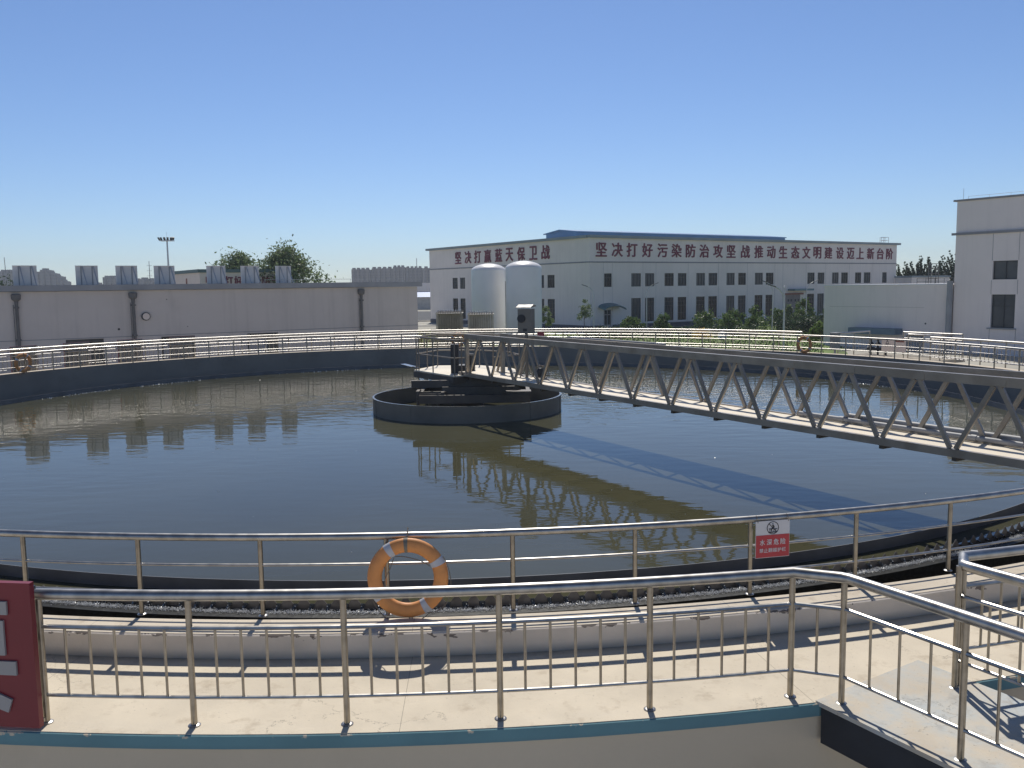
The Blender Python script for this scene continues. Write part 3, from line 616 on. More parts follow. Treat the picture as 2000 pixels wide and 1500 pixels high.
ic.tube([sp(icx+.012, icz+.006, .007), sp(icx-.012, icz-.006, .007), sp(icx-.02, icz-.028, .007)], .006, 6)
ic.tube([sp(icx-.045, icz-.01, .007), sp(icx+.05, icz-.012, .007)], .004, 6)
for x in (-.034, -.012, .012, .034): ic.tube([sp(icx+x, icz-.012, .007), sp(icx+x, icz-.045, .007)], .0032, 6)
ic.tube([sp(icx-.05, icz-.047, .007), sp(icx+.05, icz-.047, .007)], .006, 6)
ic.build('no_climbing_symbol', M['ink'], ws)
for i, chh in enumerate('水深危险'): letter(chh, 'character', M['white'], ws, sp(-.120+.080*i, .815, .0086), .058, .062, xd, .001, .016)
for i, chh in enumerate('禁止翻越护栏'): letter(chh, 'character', M['white'], ws, sp(-.130+.052*i, .727, .0086), .044, .044, xd, .001, .010)
tw = MB()
for x in (-.175, .18): tw.tube([sp(x, 1.03, .01), sp(x, 1.06, .02), sp(x, 1.10, -.03), sp(x, 1.08, -.085), sp(x, 1.03, -.01)], .003, 5)
tw.build('wire_tie', M['rope'], ws)
# small red plate on the far railing
az = 170.4; xd, nd, base = sign_frame(az, RI-.05, 0, 0, 0, 0)
fs2 = thing('warning_sign', tuple(base+Vector((0, 0, .66))), 'tiny red plate hanging on the far railing below the big building corner', 'sign')
plate(.66, 1.03, -.004, .004, M['redsign'], 'plate', par=fs2)

# ------------------------------------------------------------------ feed well drum in the middle of the water
DX, DY, DR, DZ = -1.50, 29.76, 3.14, -.035
dw = thing('feed_well', (DX, DY, -1.2), 'dark steel drum in the middle of the water with beams inside', 'feed well')
MB().sweep([(DR, -1.2), (DR, DZ), (DR-.05, DZ), (DR-.05, -1.2)], 0, 360, 96, c=(DX, DY)).build('drum', M['dark'], dw, smooth=True)
rb = MB().sweep([(DR-.05, DZ), (DR+.012, DZ), (DR+.012, DZ+.012), (DR-.05, DZ+.012)], 0, 360, 96, c=(DX, DY)); rb.build('rim_flange', M['steel_dull'], dw)
for a in range(5, 365, 36):
    x, y = DX+(DR+.004)*math.sin(R(a)), DY-(DR+.004)*math.cos(R(a)); MB().box((x, y, -.45), (.03, .012, .8), R(a)).build('seam', M['dark'], dw)
fr = MB()
X0, X1 = -3.2, .62
for (xa, xb, y, z0, z1, wd) in ((-3.25, -.15, 28.75, .33, .56, .14), (-2.95, .55, 28.0, -.10, .16, .12), (-3.25, .6, 30.9, .0, .3, .14)):
    fr.box(((xa+xb)/2, y, (z0+z1)/2), (xb-xa, wd, z1-z0))
for x in (-2.98, .52): fr.box((x, 29.4, .06), (.12, 2.7, .2))
fr.box((-2.55, 28.35, .12), (.9, .08, .24)); fr.box((-2.98, 28.3, .2), (.1, .7, .2)); fr.box((-2.2, 28.42, .12), (.1, .75, .26)); fr.box((-1.0, 28.5, .2), (2.5, .12, .34)); fr.box((.2, 28.25, .2), (.8, .5, .1))
fr.box((-2.6, 28.05, .19), (.75, .03, .03))
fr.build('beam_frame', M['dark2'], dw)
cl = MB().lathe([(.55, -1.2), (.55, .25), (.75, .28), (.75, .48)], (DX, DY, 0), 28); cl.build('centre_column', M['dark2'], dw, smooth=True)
ry = MB()
for k in (-.15, 0, .12, .25): ry.box((-.95+k, 28.435, .22), (.03, .02, .2))
ry.build('stiffener', M['dark2'], dw)
tb = MB()
for q in ((-2.98, 28.02), (-2.35, 28.02), (-2.98, 30.9), (.52, 28.02)): tb.tube([(q[0], q[1], -.9), (q[0], q[1], .0)], .05, 8)
tb.build('hanger', M['dark2'], dw)

# ------------------------------------------------------------------ scraper bridge
BA = R(31.19); BD = Vector((math.sin(BA), -math.cos(BA), 0)); BN = Vector((-math.cos(BA), -math.sin(BA), 0)); B0v = Vector((-1.50, 29.62, 0))
def B(s, o=0, z=0): return tuple(B0v+BD*s+BN*o+Vector((0, 0, z)))
br = thing('scraper_bridge', B(0, 0, .5), 'long grey truss bridge with pale deck reaching from the centre drum to the tank rim', 'scraper bridge')
ZT, ZB, OF, PLn, S0, SE = 2.055, .69, .515, 1.371, 6.594-4*1.371, 21.0
for o_, s_ in ((OF, .9), (-OF, 1.4)):
    MB().beam(B(s_, o_, ZT-.075), B(SE, o_, ZT-.075), .10, .15).build('top_chord', M['truss'], br)
    MB().beam(B(s_-.4, o_, ZB+.065), B(SE, o_, ZB+.065), .09, .13).build('bottom_chord', M['truss'], br)
    MB().beam(B(s_+.09, o_, ZB+.131), B(s_+.09, o_, ZT-.151), .11, .11, tuple(BD)).build('end_post', M['truss'], br)
for o_, s_ in ((OF-.012, .9), (-OF+.012, 1.4)):
    for j in range(15):
        sb = S0+PLn*j
        for k in (-1, 1):
            st_ = sb+k*(PLn/2-.05); 
            if st_ < s_+.1 or sb < s_-.35 or st_ > SE: continue
            MB().beam(B(sb+k*.05, o_, ZB+.132), B(st_, o_, ZT-.152), .05, .075, tuple(BD)).build('diagonal', M['truss'], br)
MB().beam(B(.3, 0, ZB+.085), B(SE, 0, ZB+.085), .935, .05).build('deck', M['deck'], br)
for j in range(14):
    q = Vector(B(S0+PLn*(j+.5), OF+.053, ZT-.085)); MB().beam(q-BD*.17, q+BD*.17, .007, .105).build('gusset_plate', M['truss'], br)
cb = MB()
for j in range(15): cb.beam(B(S0+PLn*j, OF-.05, ZB-.04), B(S0+PLn*j, -OF+.05, ZB-.04), .08, .08)
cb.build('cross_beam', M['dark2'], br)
for o_, z, r_, s0, s1 in ((-.43, .875, .045, 13.6, SE), (-.60, .93, .05, 14.6, SE), (-.62, ZT+.015, .03, 5.0, 9.2)):
    p_ = MB(); p_.tube([B(s0, o_, z), B(s1, o_, z)], r_, 10)
    k = s0+1
    while k < s1: p_.tube([B(k, o_, z), B(k+.1, o_, z)], r_*1.25, 10); k += 2.7
    p_.build('pipe', M['pipe'], br, smooth=True)
# wheel carriage on the coping (just outside the picture on the right)
ec = MB(); ec.box(B(20.5, 0, .72), (2.6, .5, .3), -BA*0+math.atan2(BN.y, BN.x)); ec.build('end_carriage', M['truss'], br)
for o_ in (-1.1, 1.1): MB().tube([B(20.45, o_, .43), B(20.60, o_, .43)], .185, 20).build('wheel', M['ink'], br, smooth=True)
# centre platform
poly = [(-3.38, 30.82), (-1.85, 28.49), (-1.39, 28.76), (-.55, 28.75), (.35, 29.75), (-.05, 31.2), (-1.14, 32.28), (-2.75, 32.45)]
MB().prism(poly, ZB-.01, ZB+.03).build('platform_deck', M['deck'], br)
pf = MB()
for i in range(len(poly)):
    p, q = poly[i], poly[(i+1) % len(poly)]; pf.beam((p[0], p[1], ZB-.115), (q[0], q[1], ZB-.115), .06, .2)
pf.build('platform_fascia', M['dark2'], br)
ins = [(DX+(x-DX)*.95, DY+(y-DY)*.95) for x, y in poly]
runs = [ins[3], ins[4], ins[5], ins[6], ins[7], ins[0], ins[1], ins[2]]
for z, r_, nm in ((1.86, .03, 'platform_top_rail'), (1.28, .02, 'platform_middle_rail')):
    MB().tube([(x, y, z) for x, y in runs], r_, 8).build(nm, M['dark'], br, smooth=True)
def lerp2(p, q, t): return (p[0]+(q[0]-p[0])*t, p[1]+(q[1]-p[1])*t)
pp = list(runs)+[lerp2(ins[0], ins[1], .45), lerp2(ins[1], ins[2], .5), lerp2(ins[7], ins[0], .5), lerp2(ins[6], ins[7], .5), (ins[0][0]+.09, ins[0][1]-.12)]
for x, y in pp: MB().tube([(x, y, ZB+.03), (x, y, 1.86)], .022, 8).build('platform_post', M['dark'], br, smooth=True)
mo = MB(); mo.box((-1.88, 29.5, 1.2), (.26, .3, .95)); mo.box((-1.6, 29.6, .85), (.75, .6, .26)); mo.lathe([(.16, 0), (.16, .3), (.1, .36)], (-1.35, 29.6, .98), 16); mo.build('drive_motor', M['ink'], br)
ld = MB()
for k in range(4): ld.tube([(-3.3+.06*k, 30.9+.05*k, .60-.28*k), (-3.05+.06*k, 31.2+.05*k, .60-.28*k)], .015, 6)
ld.tube([(-3.3, 30.9, .7), (-3.06, 31.1, -.5)], .02, 6); ld.tube([(-3.05, 31.2, .7), (-2.81, 31.4, -.5)], .02, 6); ld.build('ladder', M['steel_dull'], br)
sk = MB(); sk.beam((-3.45, 31.3, .78), (-3.9, 31.9, .83), .22, .03); sk.tube([(-3.2, 31.0, .75), (-3.9, 31.9, .8)], .02, 6); sk.build('scum_flap', M['steel_dull'], br)
# control cabinet on a post on the bridge
cc = thing('control_cabinet', B(3.28, -.3, ZB+.06), 'stainless control cabinet with sloping hood and round dark port on a post on the bridge', 'control cabinet')
cb_ = Vector(B(3.28, -.3)); rz = R(-24)
def cbx(dx, dy, z, sx, sy, sz, m, nm):
    ca, sa = math.cos(rz), math.sin(rz); return MB().box((cb_.x+dx*ca-dy*sa, cb_.y+dx*sa+dy*ca, z), (sx, sy, sz), rz).build(nm, m, cc)
MB().tube([(cb_.x, cb_.y, ZB+.06), (cb_.x, cb_.y, 2.14)], .05, 10).build('post', M['cabinet'], cc, smooth=True)
cbx(0, 0, 2.50, .42, .32, .74, M['cabinet'], 'body')
ca, sa = math.cos(rz), math.sin(rz)
hd = []
for dx, dy, z in ((x_*.84, y_*.86, z_) for x_, y_, z_ in ((-.29, -.26, 2.90), (.29, -.26, 2.90), (.29, .24, 2.94), (-.29, .24, 2.94), (-.29, -.26, 2.92), (.29, -.26, 2.92), (.29, .0, 3.0), (-.29, .0, 3.0), (.29, .24, 2.96), (-.29, .24, 2.96))): hd.append((cb_.x+dx*ca-dy*sa, cb_.y+dx*sa+dy*ca, z))
MB().add(hd, [(0, 3, 2, 1), (4, 5, 6, 7), (7, 6, 8, 9), (0, 1, 5, 4), (3, 9, 8, 2), (1, 2, 8, 6, 5), (0, 4, 7, 9, 3)]).build('hood', M['steel_dull'], cc)
pt = MB(); nx, ny = math.sin(rz), -math.cos(rz); f0 = Vector((cb_.x-.09*ca, cb_.y-.09*sa, 2.58))+Vector((nx, ny, 0))*.16
pt.tube([f0, f0+Vector((nx, ny, 0))*.035], .125, 20); pt.build('round_port', M['ink'], cc)
cbx(.02, -.166, 2.24, .12, .012, .08, M['ink'], 'name_plate'); cbx(-.215, -.05, 2.5, .02, .05, .09, M['ink'], 'latch')
gs = MB(); gs.beam((cb_.x, cb_.y, 1.35), (cb_.x-.22, cb_.y-.1, ZB+.07), .03, .03); gs.beam((cb_.x, cb_.y, 1.35), (cb_.x+.2, cb_.y+.1, ZB+.07), .03, .03); gs.build('brace', M['truss'], cc)
cr_ = thing('cable_reel', B(4.05, -.3, ZB+.06), 'small dark reel of cable beside the cabinet post on the bridge deck', 'cable reel')
q = Vector(B(4.05, -.3, ZB+.30))
MB().tube([q-BD*.07, q+BD*.07], .15, 18).build('drum', M['ink'], cr_, smooth=True)
rm = MB()
for s_ in (-.08, .08): rm.tube([q+BD*s_+(BN*math.cos(t*.349)+Vector((0, 0, 1))*math.sin(t*.349))*.22 for t in range(18)], .014, 6, True)
rm.build('rim', M['dark'], cr_)

# ------------------------------------------------------------------ walls with openings
def wall_face(mb, o, xd, nd, L, z0, z1, ops, rec=.16, s0=0):
    o = Vector(o); xs = sorted({s0, L}|{a for q in ops for a in q[:2]}); zs = sorted({z0, z1}|{a for q in ops for a in q[2:4]})
    def pt(s, z, d=0): return tuple(o+xd*s-nd*d+Vector((0, 0, z-o.z)))
    for i in range(len(xs)-1):
        for j in range(len(zs)-1):
            cx, cz = (xs[i]+xs[i+1])/2, (zs[j]+zs[j+1])/2
            if any(q[0] < cx < q[1] and q[2] < cz < q[3] for q in ops): continue
            mb.quad(pt(xs[i], zs[j]), pt(xs[i+1], zs[j]), pt(xs[i+1], zs[j+1]), pt(xs[i], zs[j+1]))
    for a, b, c, d in ops:
        mb.quad(pt(a, c), pt(a, c, rec), pt(a, d, rec), pt(a, d)); mb.quad(pt(b, c, rec), pt(b, c), pt(b, d), pt(b, d, rec))
        mb.quad(pt(a, d, rec), pt(b, d, rec), pt(b, d), pt(a, d)); mb.quad(pt(a, c), pt(b, c), pt(b, c, rec), pt(a, c, rec))
def window(par, o, xd, nd, q, rec=.16, bars=((.5,), (.3,)), m='frame', name='window', pane_m='glass', th=.06):
    a, b, c, d = q; o = Vector(o)
    def pt(s, z, dd): return o+xd*s-nd*dd+Vector((0, 0, z-o.z))
    f = MB(); h = th/2; dep = .07
    def bar(s0, z0, s1, z1): f.beam(pt(s0, z0, rec-dep/2), pt(s1, z1, rec-dep/2), th if abs(z1-z0) > abs(s1-s0) else dep, dep if abs(z1-z0) > abs(s1-s0) else th, tuple(nd) if abs(z1-z0) > abs(s1-s0) else (0, 0, 1))
    bar(a+h, c, a+h, d); bar(b-h, c, b-h, d); bar(a+th, c+h, b-th, c+h); bar(a+th, d-h, b-th, d-h)
    for u in bars[0]: bar(a+(b-a)*u, c+th, a+(b-a)*u, d-th)
    for v in bars[1]: bar(a+th, d-(d-c)*v, b-th, d-(d-c)*v)
    base = pt((a+b)/2, c, 0)
    fo = f.build(name, M[m], par, origin=tuple(base))
    pn = MB(); pn.quad(pt(a, c, rec-.012), pt(b, c, rec-.012), pt(b, d, rec-.012), pt(a, d, rec-.012))
    pn.build('pane', M[GR.choice((pane_m, pane_m, 'glass_b', 'glass_b', 'glass_c'))], fo, origin=tuple(base))
    return fo

# ------------------------------------------------------------------ big two-storey building with slogans
co = Vector((9.854, 112.0, 0)); LR, LL, ZRF = 65.05, 40.8, 9.75
bb = thing('workshop_building', (co.x, co.y, GZ), 'long two-storey grey-white building with dark red slogans behind the tank', 'building')
upr = [(2.34, 3.61), (6.89, 8.57), (9.29, 10.92), (12.76, 14.44), (15.2, 16.82), (18.67, 20.35), (21.05, 22.77), (24.62, 26.29), (27.02, 28.62), (30.51, 32.22), (32.88, 34.56), (42.26, 43.96), (44.7, 46.31), (48.19, 49.85), (50.49, 52.18), (54.02, 55.62), (56.29, 58.06), (61.24, 62.51)]
opsR = [(a, b, 3.32, 5.02) for a, b in upr]+[(a, b, -1.25, 1.83) for a, b in upr[1:]]
door_op = (2.33, 3.55, GZ, .45); opsR.append(door_op)
upl = [(29.85, 31.35), (32.05, 33.6), (21.6, 23.2), (24.0, 25.6), (14.0, 15.6), (16.4, 18.0), (7.27, 8.85), (9.6, 11.2)]
opsL = [(a, b, 3.30, 4.99) for a, b in upl]+[(a, b, -1.3, 1.83) for a, b in upl]
wm = MB()
wall_face(wm, co, D1, N1, LR, GZ, ZRF-.06, opsR)
# left face runs away along D2; mirror the winding
tmp = MB(); wall_face(tmp, co, D2, N2, LL, GZ, ZRF-.06, opsL); wm.add(tmp.v, [tuple(reversed(f)) for f in tmp.f])
c1, c2, c3 = co+D1*LR, co+D1*LR+D2*LL, co+D2*LL
def up(v, z): return (v.x, v.y, z)
wm.quad(up(c1, GZ), up(c2, GZ), up(c2, ZRF-.06), up(c1, ZRF-.06)); wm.quad(up(c2, GZ), up(c3, GZ), up(c3, ZRF-.06), up(c2, ZRF-.06))
wm.quad(up(co, ZRF-.08), up(c1, ZRF-.08), up(c2, ZRF-.08), up(c3, ZRF-.08))
wm.build('wall', M['wall'], bb)
cpm = MB()
cpm.beam(co+N1*.12-D1*.25+Vector((0, 0, ZRF-.14)), c1+N1*.12+D1*.5+Vector((0, 0, ZRF-.14)), .6, .32)
cpm.beam(co+N2*.12+D2*.19+Vector((0, 0, ZRF-.142)), c3+N2*.12+D2*.5+Vector((0, 0, ZRF-.142)), .6, .316); cpm.build('parapet_cap', M['cap'], bb)
crs = MB(); crs.beam(co+N1*.03-D1*.06+Vector((0, 0, 6.44)), c1+N1*.03+Vector((0, 0, 6.44)), .07, .15); crs.beam(co+N2*.03+D2*.01+Vector((0, 0, 6.44)), c3+N2*.03+Vector((0, 0, 6.44)), .07, .15); crs.build('string_course', M['line'], bb)
pl = MB(); segs = [(-.05, 2.2), (3.7, 36.9), (41.0, LR)]
for a, b in segs: pl.beam(co+D1*a+N1*.03+Vector((0, 0, -1.8)), co+D1*b+N1*.03+Vector((0, 0, -1.8)), .07, .62)
pl.beam(co+D2*.01+N2*.03+Vector((0, 0, -1.8)), c3+N2*.03+Vector((0, 0, -1.8)), .07, .62); pl.build('plinth', M['plinth'], bb)
vl = MB()
for s_ in (2.2, 3.75, 8.9, 11.2, 17.1, 23.0, 28.9, 34.8, 36.6, 41.9, 46.6, 52.5, 58.4):
    vl.beam(co+D1*s_+N1*.004+Vector((0, 0, GZ+.6)), co+D1*s_+N1*.004+Vector((0, 0, 6.36)), .02, .012, tuple(N1))
vl.build('render_joint', M['line'], bb)
for q in opsR[:-1]:
    tall = q[2] < 0
    window(bb, co, D1, N1, q, bars=((.34, .67), (.18, .36, .68)) if tall else ((.34, .67), (.32,)), th=.07)
for q in opsL: window(bb, co, D2, N2, q, bars=((.34, .67), (.2, .4, .7)) if q[2] < 0 else ((.34, .67), (.32,)), th=.07)
dr = window(bb, co, D1, N1, (2.33, 3.55, GZ+.02, .45), bars=((.5,), (.25,)), m='doorgrey', name='door', th=.1)
pk = MB(); pk.beam(co+D1*2.43-N1*.12+Vector((0, 0, -1.75)), co+D1*3.45-N1*.12+Vector((0, 0, -1.75)), .04, .6); pk.build('kick_panel', M['doorgrey'], dr)
cn = MB(); 
for k in range(9):
    t0 = math.pi*k/8; t1 = math.pi*(k+1)/8
    if k == 8: break
    a0, a1 = co+D1*(3.1-1.75*math.cos(t0)), co+D1*(3.1-1.75*math.cos(t1)); z0, z1 = .82+.5*math.sin(t0), .82+.5*math.sin(t1)
    cn.add([up(a0+N1*.01, z0), up(a1+N1*.01, z1), up(a1+N1*1.4, z1-.35), up(a0+N1*1.4, z0-.35), up(a0+N1*.01, z0-.05), up(a1+N1*.01, z1-.05), up(a1+N1*1.4, z1-.42), up(a0+N1*1.4, z0-.42)], [(0, 1, 2, 3), (7, 6, 5, 4), (3, 2, 6, 7), (0, 3, 7, 4), (1, 5, 6, 2)])
cn.build('canopy', M['tealroof'], bb)
bd = MB(); bd.beam(co+D1*38.9+N1*.04+Vector((0, 0, -.15)), co+D1*38.9+N1*.04+Vector((0, 0, -.15))+D1*.001, .07, 3.9) if False else None
def facebox(mb, s0, s1, z0, z1, d0, d1, o=co, xd=D1, nd=N1):
    pts = []
    for z in (z0, z1):
        for s_, d in ((s0, d1), (s1, d1), (s1, d0), (s0, d0)): pts.append(up(o+xd*s_+nd*d, z))
    mb.add(pts, [(3, 2, 1, 0), (4, 5, 6, 7), (0, 1, 5, 4), (1, 2, 6, 5), (2, 3, 7, 6), (3, 0, 4, 7)]); return mb
gd = facebox(MB(), 37.3, 40.6, GZ, 1.75, .003, .06); gdo = gd.build('roller_door', M['brown'], bb)
dl = MB(); facebox(dl, 38.93, 38.97, GZ, 1.74, .06, .064)
for s_ in (37.7, 38.35, 39.3, 40.0): facebox(dl, s_, s_+.38, .75, 1.1, .06, .066)
dl.build('door_light', M['ink'], gdo)
dh = facebox(MB(), 36.9, 41.0, 1.77, 2.0, .003, .35); dh.build('door_head', M['rustred'], gdo)
cn2 = MB(); facebox(cn2, 37.8, 42.2, 2.35, 2.62, .003, 1.3); cn2.build('canopy', M['tealroof'], bb)
for s_, chh in zip((1.85, 4.47, 6.97, 9.63, 12.33, 14.88, 17.52, 20.11, 22.81, 25.44, 28.39, 31.19, 33.9, 36.51, 39.28, 41.84, 44.43, 47.1, 49.94, 52.65, 55.11, 57.85, 60.47, 62.99), '坚决打好污染防治攻坚战推动生态文明建设迈上新台阶'):
    letter(chh, 'character', M['redtxt'], bb, up(co+D1*s_+N1*.005, 8.0), 1.75, 1.72, D1, .04, .019)
for s_, chh in zip((31.71, 28.82, 26.09, 23.34, 20.47, 17.7, 14.83, 11.96, 9.14), '坚决打赢蓝天保卫战'):
    letter(chh, 'character', M['redtxt'], bb, up(co+D2*s_+N2*.005, 8.0), 1.75, 1.78, -D2, .04, .019)
# blue ridge roof rising behind the parapet
A0, A1, Bm, Bw, zr, ze = 7.0, 51.2, 15.0, 3.5, 11.47, 11.05
bl = MB()
def rp_(a, b, z): return up(co+D1*a+D2*b, z)
for sgn in (-1, 1):
    bl.add([rp_(A0-.3, Bm, zr), rp_(A1, Bm, zr), rp_(A1, Bm+sgn*(Bw+.3), ze), rp_(A0-.3, Bm+sgn*(Bw+.3), ze), rp_(A0-.3, Bm, zr-.14), rp_(A1, Bm, zr-.14), rp_(A1, Bm+sgn*(Bw+.3), ze-.14), rp_(A0-.3, Bm+sgn*(Bw+.3), ze-.14)], [(0, 1, 2, 3), (7, 6, 5, 4), (3, 2, 6, 7), (0, 3, 7, 4), (1, 5, 6, 2)])
bl.build('blue_roof', M['blue'], bb)
bw = MB(); bw.add([rp_(A0, Bm-Bw, ZRF-.08), rp_(A0, Bm+Bw, ZRF-.08), rp_(A0, Bm+Bw, ze-.1), rp_(A0, Bm, zr-.16), rp_(A0, Bm-Bw, ze-.1)], [(0, 1, 2, 3, 4)])
bw.quad(rp_(A0, Bm-Bw, ZRF-.08), rp_(A1, Bm-Bw, ZRF-.08), rp_(A1, Bm-Bw, ze-.1), rp_(A0, Bm-Bw, ze-.1)); bw.build('roof_monitor', M['blue'], bb)
lc = MB()
for da, db in ((61.6, .6), (62.6, .6), (63.6, .6), (62.6, 1.5), (63.6, 1.5)): lc.tube([rp_(da, db, ZRF-.1), rp_(da, db, ZRF+.95)], .035, 6)
for z in (ZRF+.45, ZRF+.95): lc.tube([rp_(61.6, .6, z), rp_(63.6, .6, z), rp_(63.6, 1.5, z), rp_(62.6, 1.5, z)], .03, 6)
lc.build('roof_ladder_rail', M['pole'], bb)

# ------------------------------------------------------------------ low blower house on the left
lo = Vector((-28.116, 49.547, 0)); lo = lo-D1*14; LB = 26.07+14
bh = thing('blower_house', (lo.x, lo.y, GZ), 'low flat-roofed grey building with drainpipes behind the left of the tank', 'building')
ops = [(14+3.08, 14+5.1, GZ, .84), (14+8.32, 14+10.31, GZ, .80), (14+13.57, 14+15.61, GZ, .78), (5, 7, GZ, .84)]
wm = MB(); wall_face(wm, lo, D1, N1, LB-.15, GZ, 3.62, ops)
e1 = lo+D1*(LB-.15); e2 = e1+D2*13; e3 = lo+D2*13
wm.quad(up(e1, GZ), up(e2, GZ), up(e2, 3.62), up(e1, 3.62)); wm.quad(up(e2, GZ), up(e3, GZ), up(e3, 3.62), up(e2, 3.62)); wm.quad(up(e3, GZ), up(lo, GZ), up(lo, 3.62), up(e3, 3.62)); wm.build('wall', M['wallb'], bh)
ff = MB(); ff.prism([(v.x, v.y) for v in (lo+N1*.28-D1*.2, lo+N1*.28+D1*(LB+.12), e2+D1*.27+D2*.2, e3-D1*.2+D2*.2)], 3.64, 3.97); ff.build('roof_slab', M['fascia'], bh)
jl = MB(); facebox(jl, 0, LB-.15, .88, .92, -.01, .012, lo); jl.build('render_joint', M['line'], bh)
for q in ops:
    d_ = window(bh, lo, D1, N1, (q[0], q[1], q[2]+.02, q[3]), bars=((.66,), (.1,)), name='door', th=.09, rec=.2)
    lf = facebox(MB(), q[0]+.12, q[0]+1.30, GZ+.1, q[3]-.35, -.17, -.12, lo); lf.build('door_leaf', M['doorgrey'], d_)
for s_ in (.61+.1, 6.71+.1, 21.42+.1):
    x = lo+D1*(14+s_)+N1*.12
    dp = MB(); dp.tube([up(x, 3.2), up(x, GZ+.1)], .085, 10); dp.tube([up(x-D1*.16+N1*.0, 2.9), up(x-D1*.16, .6)], .018, 6)
    dpo = dp.build('drainpipe', M['dpipe'], bh, origin=up(x, GZ), smooth=True)
    hp = MB(); hp.lathe([(.09, -.55), (.1, -.42), (.23, -.3), (.25, -.05), (.2, 0)], up(x, 3.5), 14)
    for z in (2.75, .95): MB().box(up(x, z), (.24, .24, .1), .6).build('pipe_clamp', M['dpipe'], dpo, origin=up(x, GZ))
    hp.build('rain_hopper', M['dpipe'], dpo, origin=up(x, GZ), smooth=True)
x = lo+D1*(14+7.49)+N1*.02
wl = MB(); wl.tube([x+Vector((0, 0, 2.06)), x+N1*.12+Vector((0, 0, 2.06))], .25, 22); wl.build('wall_lamp', M['frame'], bh)
wl = MB(); wl.tube([x+N1*.12+Vector((0, 0, 2.06)), x+N1*.16+Vector((0, 0, 2.06))], .2, 22); wl.build('lamp_glass', M['wallp'], bh)
hl = MB()
for s_, z in ((5.95, 1.35), (9.9, 1.37), (8.75, 3.05)): q = lo+D1*(14+s_); hl.tube([q+N1*.001+Vector((0, 0, z)), q+N1*.02+Vector((0, 0, z))], .07 if s_ < 6 else .03, 10)
hl.build('vent_hole', M['ink'], bh)
rl = MB(); q0, q1 = lo+D1*(14+15)+D2*.5, lo+D1*(LB-1)+D2*.5
rl.tube([up(q0, 4.2), up(q1, 4.2)], .012, 5)
for k in range(6): q = q0.lerp(q1, k/5); rl.tube([up(q, 3.97), up(q, 4.22)], .012, 5)
rl.build('lightning_strip', M['pole'], bh)
hood_lab = ['leftmost tall grey panel on the blower house roof, beside the green treetop', 'grey roof panel second from the left, in front of far tower blocks', 'grey roof panel left of the thin mast, third from the left',
            'grey roof panel just under the floodlight mast', 'grey roof panel left of the partly hidden red lettering', 'grey roof panel between the partly hidden red characters', 'rightmost grey roof panel, before the big tree']
for (s0, s1), lab in zip(((.64, 1.83), (3.81, 4.99), (5.96, 7.15), (8.1, 9.29), (11.21, 12.37), (13.34, 14.49), (15.6, 16.63)), hood_lab):
    o = lo+D1*14; kk = .9; cxs = (s0+s1)/2; 
    # panels stand 1.2 m behind the roof edge
    dep = 1.2; tq = lo+D1*(14+cxs)
    view = Vector((tq.x, tq.y, 0)); sh = dep*(D1.dot(view.normalized()))/(D2.dot(view.normalized()))
    a, b = s0+sh+14, s1+sh+14+.03
    t = thing('roof_panel', up(lo+D1*((a+b)/2)+D2*dep, 3.97), lab, 'roof panel', 'braced panels standing on the blower house roof')
    pb = MB(); facebox(pb, a, b, 3.972, 5.08, -dep-.06, -dep, lo); facebox(pb, a, b, 5.08, 5.11, -dep-.09, -dep+.03, lo); pb.build('panel', M['roofpanel'], t)
    for f_ in (.3, .8):
        s_ = a+(b-a)*f_
        gr = facebox(MB(), s_-.1, s_-.04, 3.973, 5.06, -dep+.001, -dep+.012, lo); gr.build('seam', M['fascia'], t)
        MB().beam(lo+D1*s_-D2*-(dep-.02)+Vector((0, 0, 5.05)), lo+D1*(s_+.12)+D2*(dep-.55)+Vector((0, 0, 3.985)), .05, .05).build('brace', M['pole'], t)

# ------------------------------------------------------------------ buildings at the right edge
qo = Vector((34.694, 70.287, 0)); qs = -D2
rbd = thing('plant_building', (qo.x, qo.y, GZ), 'tall grey-white building with two dark windows cut off by the right edge', 'building')
ops = [(2.95, 4.78, 3.57, 4.96), (2.95, 4.72, -.06, 2.45), (8.6, 10.4, 3.57, 4.96), (8.6, 10.4, -.06, 2.45)]
wm = MB(); wall_face(wm, qo, qs, N2, 26, GZ, 9.66, ops, rec=.22)
f1, f2, f3 = qo+qs*26, qo+qs*26+D1*14, qo+D1*14
wm.quad(up(f1, GZ), up(f2, GZ), up(f2, 9.66), up(f1, 9.66)); wm.quad(up(f2, GZ), up(f3, GZ), up(f3, 9.66), up(f2, 9.66)); wm.quad(up(f3, GZ), up(qo, GZ), up(qo, 9.66), up(f3, 9.66)); wm.quad(up(qo, 9.6), up(f1, 9.6), up(f2, 9.6), up(f3, 9.6)); wm.build('wall', M['walla'], rbd)
cp2 = MB(); facebox(cp2, -.25, 26, 9.6, 9.74, -.4, .12, qo, qs, N2); cp2.build('parapet_cap', M['line'], rbd)
cp2 = MB(); facebox(cp2, -.28, 26, 7.02, 7.2, -.01, .16, qo, qs, N2); cp2.build('string_course', M['line'], rbd)
jt = MB()
for s_ in (2.9, 4.84, 8.5, 10.5):
    for z0, z1 in ((4.98, 7.0), (2.47, 3.55), (GZ, -.1)): facebox(jt, s_-.015, s_+.015, z0, z1, -.01, .01, qo, qs, N2)
jt.build('render_joint', M['line'], rbd)
for q in ops:
    window(rbd, qo, qs, N2, q, rec=.22, bars=((.5,), ()) if q[2] > 1 else ((.5,), (.35,)), th=.06)
    if q[2] < 1:
        sl = MB(); facebox(sl, q[0]-.2, q[1]+.15, q[2]-.1, q[2]-.001, .003, .14, qo, qs, N2); sl.build('window_sill', M['fascia'], rbd)
rr_ = MB()
